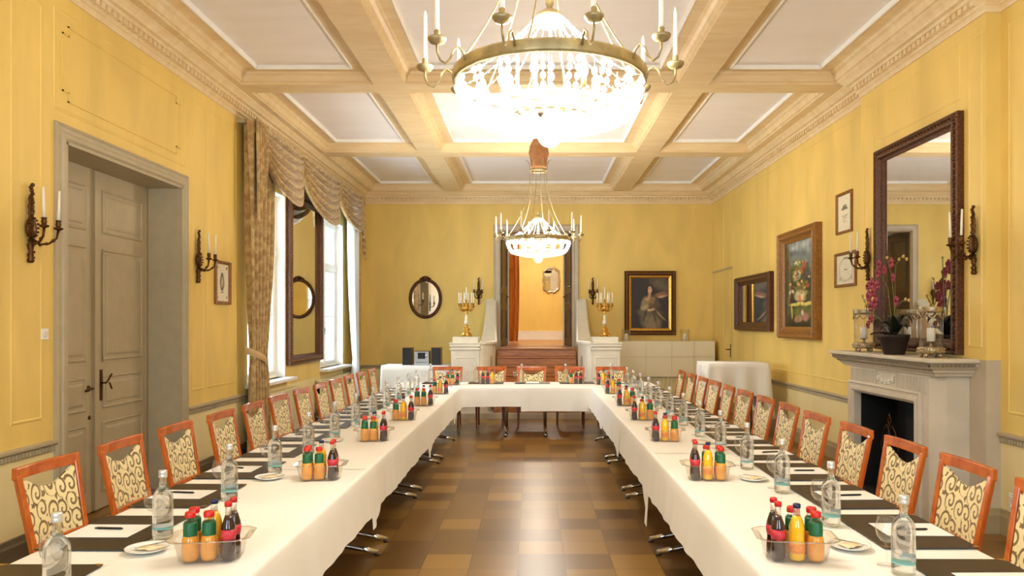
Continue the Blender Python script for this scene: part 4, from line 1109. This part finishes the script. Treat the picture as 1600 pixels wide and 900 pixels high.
def cloth(a0, a1, b0, b1, L0, L1, lab, axis='Y', near_drop=.0, lift=0, seed=0, hem_in=.30, hem_out=.20, flip=False, end0=0, end1=0):
    """cloth across b0..b1 (b0 = aisle side), running L0..L1 along the table.
       section: outer hem, outer edge, top, aisle edge, aisle hem"""
    R = random.Random(seed); r = .022; z = TH+lift; s = 1 if b0 > b1 else -1
    ph = [(R.uniform(4,7), R.uniform(0,6)), (R.uniform(11,17), R.uniform(0,6)), (R.uniform(24,30), R.uniform(0,6))]
    nL = int((L1-L0)/.035); sec = []
    for k in range(7): sec.append(('o', 1-k/6))                 # outer skirt up
    for k in range(1, 5): sec.append(('ro', k/4))
    for k in range(1, 9): sec.append(('t', k/9))
    for k in range(5): sec.append(('ri', k/4))
    for k in range(1, 13): sec.append(('i', k/12))
    vs = []
    for j in range(nL+1):
        q = j/nL; y = L0+(L1-L0)*q
        w_ = sum(math.sin(f*y+p)*a for (f, p), a in zip(ph, (.006,.005,.004)))
        d_near = max(0, 1-(y-L0)/.32); fold = math.exp(-((y-L0-.05)/.03)**2)
        for kind, k in sec:
            if kind in ('o', 'ro'):
                e = b1; sg = -s
            else: e = b0; sg = s
            if kind == 'o': h = hem_out; x = e+sg*(.004+k*.006+w_*k); zz = z-r-k*(h-r)
            elif kind == 'ro': a = k*PI/2; x = e-sg*r*(1-math.cos(a)); zz = z-r+r*math.sin(a)
            elif kind == 't': x = (b1-(-s)*r) + ((b0-s*r)-(b1+s*r))*k; zz = z + .0006*math.sin(9*y+5*k)
            elif kind == 'ri': a = PI/2*(1-k); x = e-sg*r*(1-math.cos(a)); zz = z-r+r*math.sin(a)
            else:
                h = hem_in + near_drop*d_near + .004*math.sin(3.1*y+seed)
                x = e + sg*(.003 + k*.022 + w_*.75*k**.8 + .02*fold*k); zz = z-r-k*(h-r)
            vs.append((x, y, zz) if axis == 'Y' else (y, x, zz))
    m = len(sec); fs = [(j*m+k, (j+1)*m+k, (j+1)*m+k+1, j*m+k+1) for j in range(nL) for k in range(m-1)]
    mb = MB(); mb.add(vs, fs, True)
    if end0 or end1:
        for (y, e) in ((L0, end0), (L1, end1)):
            if not e: continue
            sg = -1 if y == L0 else 1
            def f(u, v, y=y, sg=sg, e=e):
                x = b0-s*.002+(b1-b0+s*.004)*u; yy = y+sg*(.002+.02*v+.008*math.sin(9*u)*v)
                return (x, yy, z-.001-v*e) if axis == 'Y' else (yy, x, z-.001-v*e)
            mb.grid(f, 24, 8)
    return tag(mb.build('tablecloth', M_cloth), lab, 'tablecloth', 'white tablecloths on the conference table')
segL = [(1.9,4.95),(4.90,7.62),(7.57,10.12),(10.07,11.185)]
for i, (a, b) in enumerate(segL):
    cloth(0,0, LIN, LOUT, a, b, 'long white tablecloth on the left table row, ' + nth(i), near_drop=.0 if i == 0 else .10, lift=.0025*(i % 2), seed=i+1)
segR = [(1.9,5.55),(5.50,7.42),(7.37,9.25),(9.20,11.185)]
for i, (a, b) in enumerate(segR):
    cloth(0,0, RIN, ROUT, a, b, 'long white tablecloth on the right table row, ' + nth(i), near_drop=[0,.24,.06,.05][i], lift=.0025*(i % 2), seed=i+11)
cloth(0,0, 11.20, 12.22, LOUT, -.12, 'white tablecloth on the left half of the far cross table', axis='X', lift=.001, seed=31, hem_in=.29, end0=.2)
cloth(0,0, 11.19, 12.22, -.17, ROUT, 'white tablecloth with lower hem on the right half of the far cross table', axis='X', lift=.0035, seed=35, hem_in=.36, end1=.2)
TZ = TH+.0045

# ------------------------------------------------------------------ table settings
M_lab = plain('silver_grey_label', '#B4B4AC', .35, var=.1); M_teal = plain('teal_line', '#7AB8B4', .4); M_scap = plain('silver_cap', '#DCD8D0', .3, .5)
def make_water():
    t = thing('water_bottle', '', 'bottle')
    MB().lathe([(.034,0),(.041,.004),(.0425,.014),(.0425,.170),(.040,.190),(.031,.208),(.018,.220),(.0145,.232),(.014,.262),(.0165,.266),(.0165,.272)], (0,0,0), 28).build('glass_body', M_bottle, t)
    b = MB(); K = 20
    for k in range(K):
        a0, a1 = -1.5+2.6*k/K, -1.5+2.6*(k+1)/K
        b.quad((.0430*math.cos(a0),.0430*math.sin(a0),.056),(.0430*math.cos(a1),.0430*math.sin(a1),.056),(.0430*math.cos(a1),.0430*math.sin(a1),.074),(.0430*math.cos(a0),.0430*math.sin(a0),.074))
    b.build('label_band', M_lab, t)
    MB().lathe([(.0428,.046),(.0431,.047),(.0431,.0500),(.0428,.051)], (0,0,0), 28).build('teal_line', M_teal, t)
    MB().lathe([(.0170,.268),(.0178,.270),(.0178,.280),(.0172,.281),(.0178,.282),(.0178,.296),(.0155,.300),(.0001,.3)], (0,0,0), 18).build('cap', M_scap, t)
    return t
def make_wine():
    t = thing('wine_glass', '', 'glass')
    MB().lathe([(.036,0),(.036,.0015),(.02,.004),(.006,.008),(.0035,.02),(.0035,.075),(.006,.085),(.022,.095),(.036,.115),(.041,.140),(.038,.165),(.032,.188),(.0312,.188),(.037,.165),(.0398,.140),(.035,.116),(.021,.097),(.0001,.09)], (0,0,0), 24).build('bowl_and_stem', M_wine, t)
    return t
def make_blotter():
    t = thing('desk_pad', '', 'desk pad')
    MB().box(-.20,.20,-.275,.275,0,.006).build('board', M_blot, t, bevel=.002)
    c = MB()
    for a in (-1,1):
        for b in (-1,1):
            c.add([(a*.201,b*.276,.0068),(a*.165,b*.276,.0068),(a*.201,b*.24,.0068)], [(0,1,2)])
    c.build('brass_corners', M_gold, t)
    return t
def make_folder():
    t = thing('desk_pad', '', 'desk pad')
    return t
def make_pen():
    t = thing('ballpoint_pen', '', 'pen')
    MB().tube([(0,-.065,.005),(0,-.055,.005),(0,.05,.005),(0,.068,.005)], [.002,.0055,.0055,.003], 8).build('barrel', M_black, t)
    MB().box(-.0015,.0015,.02,.058,.0095,.012).build('clip', M_chrome, t)
    return t
def make_plate():
    t = thing('side_plate', '', 'plate')
    MB().lathe([(.0001,.004),(.055,.004),(.062,.008),(.085,.016),(.088,.0175),(.086,.014),(.06,.003),(.05,0)][::-1], (0,0,0), 32).build('dish', M_china, t)
    return t
def make_napkin():
    o = MB().grid(lambda u, v: ((u-.5)*.10+(v-.5)*.02, (v-.5)*.07, .0105+.008*math.sin(u*PI)*math.sin(v*PI)+.0015*math.sin(u*14)), 14, 10).build('paper_napkin', M_napkin)
    return tag(o, '', 'napkin')
def make_fork():
    t = thing('dessert_fork', '', 'fork')
    MB().tube([(0,-.07,.003),(0,-.02,.005),(0,.03,.004)], [.004,.0025,.002], 6).build('handle', M_chrome, t)
    h = MB().box(-.009,.009,.03,.042,.003,.0045)
    for k in range(3): h.box(-.009+.007*k,-.006+.007*k,.042,.07,.003,.0045)
    h.build('tines', M_chrome, t)
    return t
K_water = Kind(make_water()); K_wine = Kind(make_wine()); K_blot = Kind(make_blotter()); K_pen = Kind(make_pen())
K_plate = Kind(make_plate()); K_nap = Kind(make_napkin()); K_fork = Kind(make_fork())
K_paper = Kind(tag(MB().box(-.145,.145,-.103,.103,0,.0015).build('paper_sheet', M_paper), '', 'paper'))
bpy.data.objects.remove([o for o in bpy.data.objects if False][0]) if False else None
seats = []
for i in range(14):
    y = 2.68+.728*i
    if y < 11.1: seats.append(('left', -1, i, y))
for i in range(14):
    y = 2.74+.690*i
    if y < 11.1: seats.append(('right', 1, i, y))
for side, s, i, y in seats:
    xb = -1.875 if s < 0 else 1.675
    j = random.uniform(-.01, .01); rz = random.uniform(-.02, .02); w_ = side
    K_blot.put((xb, y+j, TZ), rz, 'dark desk pad on the %s table row, %s' % (w_, nth(i)), None, 'dark desk pads')
    K_paper.put((xb+s*.045, y+j+.0, TZ+.0063), rz+random.uniform(-.03,.03), 'white sheet of paper on the %s desk pad %s' % (w_, nth(i)), None, 'paper sheets on desk pads')
    K_pen.put((xb+s*.05, y+j-.02*s, TZ+.008), PI/2+random.uniform(-.25,.25), 'black pen on the paper, %s row, %s' % (w_, nth(i)), None, 'pens on the paper')
    if s < 0:
        K_water.put((-1.625, y-.10+.015*math.sin(i), TZ), random.uniform(0,6), 'clear water bottle on the left table row, ' + nth(i), None, 'water bottles')
        K_wine.put((-1.775+.05, y+.03, TZ), 0, 'empty wine glass on the left table row, ' + nth(i), None, 'wine glasses')
    else:
        K_water.put((1.395, y+.10, TZ), random.uniform(0,6), 'clear water bottle on the right table row, ' + nth(i), None, 'water bottles')
        K_wine.put((1.385, y+.215, TZ), 0, 'empty wine glass on the right table row, ' + nth(i), None, 'wine glasses')
for i, x in enumerate((-1.62, -.90, -.17, .53, 1.25)):
    n_ = ['leftmost','second from left','middle one','second from right','rightmost'][i]
    K_water.put((x, 12.02, TZ), 0, 'clear water bottle on the far cross table, ' + n_, None, 'water bottles')
    K_wine.put((x-.10, 11.98, TZ), 0, 'empty wine glass on the far cross table, ' + n_, None, 'wine glasses')
    K_blot.put((x+.17, 11.95, TZ), PI/2, 'dark desk pad on the far cross table, ' + n_, None, 'dark desk pads')
    K_paper.put((x+.17, 11.97, TZ+.0063), PI/2, 'white sheet of paper on the far cross table, ' + n_, None, 'paper sheets on desk pads')

# juice bottles: cherry (red cap), orange (blue cap), amber jar (green label, red cap)
def bottle_kind(kind):
    if kind == 'cherry':
        t = thing('juice_bottle', '', 'bottle')
        pr = [(.024,0),(.029,.006),(.028,.04),(.025,.07),(.0285,.10),(.027,.13),(.019,.155),(.013,.172)]
        MB().lathe(pr, (0,0,0), 18).build('filled_body', M_cola, t)
        MB().lathe([(.013,.172),(.0115,.195),(.012,.21)], (0,0,0), 14).build('neck', M_neckg, t)
        MB().lathe([(.0262,.078),(.0295,.098),(.0292,.118)], (0,0,0), 18).build('label_band', M_lred, t)
        MB().lathe([(.0145,.208),(.0145,.224),(.012,.227),(.0001,.227)], (0,0,0), 14).build('cap', M_capr, t)
    elif kind == 'orange':
        t = thing('juice_bottle', '', 'bottle')
        pr = [(.026,0),(.031,.006),(.031,.05),(.029,.09),(.030,.13),(.022,.158),(.014,.175)]
        MB().lathe(pr, (0,0,0), 18).build('filled_body', M_orange, t)
        MB().lathe([(.014,.175),(.0125,.195),(.0125,.208)], (0,0,0), 14).build('neck', M_neckg, t)
        MB().lathe([(.0314,.03),(.0316,.032),(.0316,.065),(.0314,.067)], (0,0,0), 18).build('label_band', M_lor, t)
        MB().lathe([(.015,.205),(.015,.219),(.012,.222),(.0001,.222)], (0,0,0), 14).build('cap', M_capb, t)
    else:
        t = thing('juice_bottle', '', 'bottle')
        b = MB(); K = 20
        pr = [(.026,0),(.031,.008),(.033,.03),(.0325,.06),(.030,.085),(.0265,.10)]
        b.lathe(pr, (0,0,0), 18); b.build('filled_body', M_apple, t)
        MB().lathe([(.0268,.095),(.0270,.10),(.0262,.145),(.0240,.152)], (0,0,0), 18).build('label_band', M_lgreen, t)
        MB().lathe([(.0235,.150),(.018,.162),(.0165,.172)], (0,0,0), 14).build('neck', M_neckg, t)
        MB().lathe([(.0200,.170),(.0205,.172),(.0205,.188),(.018,.192),(.0001,.192)], (0,0,0), 16).build('cap', M_capr, t)
    return t
K_j = {k: Kind(bottle_kind(k)) for k in ('cherry', 'orange', 'amber')}
def make_tray():
    t = thing('bottle_tray', '', 'tray')
    def ring_pts(w_, d_, c): return [(-w_+c,-d_),(w_-c,-d_),(w_,-d_+c),(w_,d_-c),(w_-c,d_),(-w_+c,d_),(-w_,d_-c),(-w_,-d_+c)]
    lv = [(.115,.075,.03,.004),(.130,.088,.032,.085),(.132,.090,.032,.092),(.158,.112,.04,.096),(.158,.112,.04,.093),(.131,.089,.032,.089),(.113,.073,.029,.0065)]
    vs = []
    for (a, b, c, z) in lv: vs += [(x, y, z) for x, y in ring_pts(a, b, c)]
    fs = [(i*8+k, i*8+(k+1) % 8, (i+1)*8+(k+1) % 8, (i+1)*8+k) for i in range(len(lv)-1) for k in range(8)]
    fs += [tuple(range(8))[::-1], tuple((len(lv)-1)*8+k for k in range(8))]
    MB().add(vs, fs).build('clear_tub', M_plas, t)
    e = MB(); P = ring_pts(.158,.112,.04); e.tube([(x,y,.0945) for x,y in P]+[(P[0][0],P[0][1],.0945)], .0022, 6)
    e.build('rim_edge', pane_mat('rim_plastic', (.96,.94,.9), .25), t)
    return t
K_tray = Kind(make_tray())
def tray(x, y, rz, order, where, n_):
    z = TZ
    K_tray.put((x, y, z), rz, 'clear plastic bottle tray on the %s, %s' % (where, n_), None, 'clear bottle trays')
    c, s = math.cos(rz), math.sin(rz)
    cols = (-.074, 0, .074)
    seen = {}
    for (ci, ri, kind) in order:
        lx, ly = cols[ci]+random.uniform(-.004,.004), (-.036, .036)[ri]+random.uniform(-.002,.002)
        nm = {'cherry':'dark cherry juice bottle','orange':'yellow orange juice bottle','amber':'green-labelled amber juice bottle'}[kind]
        K_j[kind].put((x+c*lx-s*ly, y+s*lx+c*ly, z+.007), random.uniform(0,6),
            '%s, %s %s, in the %s tray %s' % (nm, ['front','back'][ri], ['left','middle','right'][ci], where, n_), None, 'juice bottles in trays')
OL = [(0,0,'amber'),(0,1,'amber'),(1,0,'amber'),(1,1,'orange'),(2,0,'cherry'),(2,1,'cherry')]
OR = [(0,0,'cherry'),(0,1,'cherry'),(1,0,'orange'),(1,1,'amber'),(2,0,'amber'),(2,1,'amber')]
YT = [2.99, 4.54, 6.03, 7.35, 8.66, 10.1, 11.55]
for i, y in enumerate(YT):
    o = OL if i < 2 else [(0,0,'amber'),(0,1,'amber'),(1,0,'amber' if i % 2 == 0 else 'orange'),(1,1,'orange'),(2,0,'cherry'),(2,1,'cherry')]
    tray(-1.29 if i == 0 else -1.30+.012*i, y+.05, .12+random.uniform(-.05,.05), o, 'left row', nth(i))
    tray(1.055+.006*i, y+.05, -.12+random.uniform(-.05,.05), OR if i < 5 else [(0,0,'cherry'),(0,1,'cherry'),(1,0,'orange'),(1,1,'orange'),(2,0,'amber'),(2,1,'amber')], 'right row', nth(i))
tray(-.70, 11.80, 0, [(0,0,'cherry'),(1,0,'cherry'),(2,0,'orange'),(0,1,'orange'),(1,1,'amber'),(2,1,'amber')], 'far cross table', 'left one')
tray(.68, 11.80, 0, [(0,0,'amber'),(1,0,'cherry'),(2,0,'cherry'),(0,1,'amber'),(1,1,'orange'),(2,1,'orange')], 'far cross table', 'right one')
for i in range(6):
    for side, x, yy in (('left', -1.60, 3.14+1.456*i), ('right', 1.335, 3.185+1.38*i)):
        K_plate.put((x, yy, TZ), 0, 'white side plate on the %s table row, %s' % (side, nth(i)), None, 'white side plates')
        K_nap.put((x+.01, yy+.01, TZ), random.uniform(-.4,.6), 'folded cream napkin on the %s plate %s' % (side, nth(i)), None, 'napkins on the plates')
        K_fork.put((x+.005, yy-.005, TZ+.020), .9*(-1 if side == 'left' else 1)+random.uniform(-.2,.2), 'small fork on the %s plate %s' % (side, nth(i)), None, 'forks on the plates')

# ------------------------------------------------------------------ stereo table (back left)
def draped(x0, x1, y0, y1, zt, zb, lab, amp=.015, sink=0, seed=1, name='draped_table', corner=0):
    t = thing(name, lab, 'table', ((x0+x1)/2, (y0+y1)/2, 0)); hx, hy = (x1-x0)/2, (y1-y0)/2
    m = MB(); n = 26; per = []
    for k in range(n): per.append((-hx+2*hx*k/n, -hy, 0,-1))
    for k in range(n): per.append((hx, -hy+2*hy*k/n, 1,0))
    for k in range(n): per.append((hx-2*hx*k/n, hy, 0,1))
    for k in range(n): per.append((-hx, hy-2*hy*k/n, -1,0))
    vs = []; rows = 8; M_ = len(per)
    for j in range(rows+1):
        v = j/rows
        for k, (x, y, nx, ny) in enumerate(per):
            cx_ = abs(x)/hx; cy_ = abs(y)/hy; cr = max(0, min(cx_, cy_)-.75)/.25
            a = amp*math.sin(k*2*PI*11/M_*1.0+seed)*v + .012*v; zbb = zb - corner*cr
            vs.append((x*(1-0)+nx*a+(.03*v*cr*(1 if x > 0 else -1)), y+ny*a+(.03*v*cr*(1 if y > 0 else -1)), zt-(zt-zbb)*v))
    fs = [(j*M_+k, (j+1)*M_+k, (j+1)*M_+(k+1) % M_, j*M_+(k+1) % M_) for j in range(rows) for k in range(M_)]
    fs.append(tuple(range(M_))); m.add(vs, fs, True)
    m.build('white_cloth', M_cloth, t)
    for a in (-1,1):
        for b in (-1,1): MB().tube([(a*(hx-.08),b*(hy-.08),0),(a*(hx-.08),b*(hy-.08),zt-.02)], .018, 8).build('leg', M_chrome, t)
    return t
draped(-2.80,-1.55,13.95,14.65,.915,.12,'cloth-covered table in the back left corner carrying the stereo', .010, seed=2)
st_ = thing('stereo', 'small silver and black stereo deck between two speakers', 'stereo', (-2.07, 14.2, .916))
MB().box(-.14,.14,-.10,.15,0,.26).build('body', M_black, st_, bevel=.004)
MB().box(-.135,.135,-.112,-.10,.005,.255).build('front_panel', M_hifi, st_, bevel=.003)
MB().box(-.07,.07,-.118,-.112,.12,.235).build('display', M_black, st_)
MB().lathe([(.022,0),(.02,-.015),(.0001,-.015)], (.10,-.112,.18), 14, axis='Y').build('volume_knob', M_chrome, st_)
MB().box(-.11,.11,-.116,-.112,.05,.058).build('tray_slot', M_black, st_)
for lab, x in (('wooden stereo speaker left of the silver deck', -2.34), ('wooden stereo speaker right of the silver deck', -1.80)):
    sp_ = thing('speaker', lab, 'speaker', (x, 14.2, .916), 0, 'stereo speakers')
    MB().box(-.09,.09,-.11,.13,0,.33).build('cabinet', M_spk, sp_, bevel=.003)
    MB().box(-.085,.085,-.125,-.11,.008,.322).build('grille', M_black, sp_, bevel=.004)

# high cloth-covered table on the right
draped(2.60,3.52,11.2,11.95,1.105,.62,'tall bar table under a white cloth by the right wall', .034, seed=4, corner=.30)
# long covered sideboard at the back right with radiator panelling below
sb = thing('covered_sideboard', 'long waist-high sideboard under a pale cloth below the portrait', 'sideboard', (2.72, 15.6, 0))
sbm = MB().box(-.96,.98,-.28,.30,1.315,1.335)
sbm.grid(lambda u, v: (-.96+1.94*u, -.285-.004*math.sin(u*23)*v-.006*v, 1.335-.72*v), 60, 10)
sbm.grid(lambda u, v: (.98+.003, -.285+.58*u, 1.335-.72*v), 10, 6)
sbm.build('cloth', cloth_mat('cream_linen', '#FBEFCC'), sb)
cr_ = MB()
for u in (-.42,.10,.55): cr_.box(u, u+.004, -.2965, -.290, .66, 1.33)
cr_.box(-.94,.96,-.2965,-.290,1.02,1.024); cr_.build('fold_creases', plain('crease_linen', '#D8C690', .8), sb)
q = MB().box(-.94,.96,-.22,.28,.08,1.31); q.build('cabinet', M_rad, sb)
q = MB(); x = -.92
while x < .94: q.box(x, x+.05, -.245, -.22, .12, .66); x += .085
q.build('slatted_front', M_rad, sb)
def hurricane(x, y, z, lab):
    t = thing('glass_candle_holder', lab, 'candle holder', (x, y, z))
    MB().lathe([(.0001,.006),(.09,.006),(.09,0),(.094,0),(.094,.24),(.090,.24),(.090,.008)], (0,0,0), 24).build('glass_cylinder', M_wine, t)
    c = tag(MB().lathe([(.035,0),(.035,.14),(.028,.145),(.004,.142),(.003,.155),(.0001,.155)], (x, y, z+.0065), 16).build('pillar_candle', M_candle), 'white pillar candle inside the ' + lab.split(' on ')[0].replace('clear ', '') + ' ' + lab.split(' on ')[1], 'candle')
hurricane(3.12, 15.45, 1.336, 'clear glass candle holder on the sideboard right of the portrait')
hurricane(1.92, 15.45, 1.336, 'clear glass candle holder on the sideboard beside the right candelabra')

# ------------------------------------------------------------------ mantel objects
MZ = 1.4055
def lantern(y, lab, lab2, x=3.43):
    t = thing('silver_lantern', lab, 'lantern', (x, y, MZ), 0, 'silver glass lanterns on the mantel')
    b = MB()
    for k in range(4): a = k*PI/2+.6; b.ball((.082*math.cos(a), .082*math.sin(a), .020), .020, 8, 6)
    b = b.lathe([(.09,.035),(.105,.038),(.105,.088),(.098,.092),(.0001,.092)], (0,0,0), 32); b.build('pierced_base', M_silver, t)
    o = MB()
    for k in range(28):
        a = 2*PI*k/28; o.ball((.106*math.cos(a), .106*math.sin(a), .052), .009, 6, 4); o.ball((.106*math.cos(a+.11), .106*math.sin(a+.11), .074), .009, 6, 4)
    o.build('base_beading', M_silver, t)
    MB().lathe([(.094,.092),(.094,.42),(.0925,.42),(.0925,.093)], (0,0,0), 32).build('glass_cylinder', M_wine, t)
    r = MB().lathe([(.096,.385),(.102,.39),(.100,.41),(.104,.425),(.104,.435),(.095,.437),(.093,.385)], (0,0,0), 32)
    for k in range(8):
        a0 = 2*PI*k/8
        pts = [(.100*math.cos(a0+q*PI/4/6), .100*math.sin(a0+q*PI/4/6), .385-.045*math.sin(PI*q/6)) for q in range(7)]
        r.tube(pts, .006, 6); r.ball((.101*math.cos(a0), .101*math.sin(a0), .375), .012, 6, 5)
    r.build('garland_rim', M_silver, t)
    MB().lathe([(.03,.092),(.012,.10),(.010,.125),(.045,.135),(.048,.14),(.0001,.14)], (0,0,0), 20).build('candle_stand', M_silver, t)
    tag(MB().lathe([(.034,0),(.034,.11),(.028,.115),(.005,.110),(.003,.122),(.0001,.122)], (x,y,MZ+.1405), 18).build('pillar_candle', M_candle), lab2, 'candle')
lantern(7.82, 'silver-rimmed glass lantern left of the orchid on the mantelpiece', 'cream pillar candle inside the lantern left of the orchid')
lantern(6.50, 'silver-rimmed glass lantern right of the orchid on the mantelpiece', 'cream pillar candle inside the lantern right of the orchid')
oc = thing('potted_orchid', 'dark-leaved orchid with red blooms in a dark pot on the mantel', 'orchid', (3.41, 7.12, MZ))
MB().lathe([(.085,0),(.095,.01),(.13,.16),(.138,.165),(.138,.19),(.128,.19),(.125,.17),(.0001,.165)], (0,0,0), 28).build('pot', M_soil, oc)
def leafb(dx_, dy_, L, lift):
    d = Vector((dx_, dy_, 0)).normalized(); p = Vector((-d.y, d.x, 0)); 
    def f(u, v):
        s = u*L; z = .17+lift*math.sin(u*PI*.75)-.02*u; wd = .042*math.sin(PI*min(1,u*.93+.07))**.6
        q = Vector((0,0,z)) + d*s + p*((v-.5)*2*wd); q.z += abs(v-.5)*.03; return tuple(q)
    return MB().grid(f, 12, 4)
for (a, b, L, lf_) in ((0,1,.28,.10),(-.4,1,.24,.16),(0,-1,.26,.12),(-.5,-1,.22,.05),(-1,.1,.16,.14),(.2,.6,.22,.20),(.3,-.5,.18,.20),(-.6,.6,.22,.04),(-.2,-.8,.2,.2)):
    leafb(a, b, L, lf_).build('leaf', M_leaf, oc)
rr = random.Random(11)
def bloom(c, r, mat, fl):
    c = Vector(c); 
    for k in range(5):
        a = 2*PI*k/5+rr.uniform(-.2,.2)+PI/2; 
        px, py, pz = c.x-.006, c.y+r*.55*math.cos(a), c.z+r*.55*math.sin(a)
        fl.ball((px,py,pz), r*.55, 8, 5, .35, 1, .9)
    fl.ball((c.x-.02,c.y,c.z), r*.25, 6, 4)
stems = [
    [(0,0,.17),(-.02,.03,.40),(-.03,.06,.62),(-.06,.12,.75),(-.08,.20,.74),(-.09,.28,.62),(-.09,.36,.50),(-.08,.42,.42)],
    [(0,0,.17),(0,-.02,.45),(-.02,-.06,.70),(-.04,-.12,.84),(-.05,-.24,.90),(-.05,-.34,.87)],
    [(0,0,.17),(-.02,.08,.26),(-.05,.20,.34),(-.07,.32,.40),(-.08,.42,.48),(-.08,.50,.56)],
    [(0,0,.17),(.0,-.03,.34),(-.03,-.12,.44),(-.04,-.24,.50),(-.04,-.34,.50)],
    [(0,.0,.17),(.01,.02,.5),(0,.06,.78),(-.02,.10,.90)]]
for s_ in stems: MB().tube(s_, .004, 6).build('stem', M_stem, oc)
fl = MB()
for c, r in (((-.07,.17,.78),.055),((-.09,.25,.68),.06),((-.09,.22,.60),.055),((-.09,.32,.56),.06),((-.08,.20,.50),.06),((-.09,.28,.46),.055),((-.08,.12,.86),.05),((-.06,.05,.80),.045),((-.05,-.06,.86),.05),((-.04,-.08,.72),.042),((-.04,-.14,.50),.05),((-.08,.30,.34),.045),((-.08,.36,.28),.04),((-.09,.14,.66),.05),((-.09,.34,.66),.045)):
    fb = MB(); bloom(c, r, M_petal, fb); fb.build('blossom', M_petal, oc)
for c in ((-.05,-.28,.90),(-.05,-.34,.87),(-.05,-.2,.88),(-.04,-.3,.51),(-.04,-.36,.50),(-.08,.46,.52),(-.08,.50,.57),(-.08,.43,.47),(-.02,.10,.92)):
    MB().ball(c, .013, 8, 6, 1,1,1.3).build('bud', M_petal2, oc)
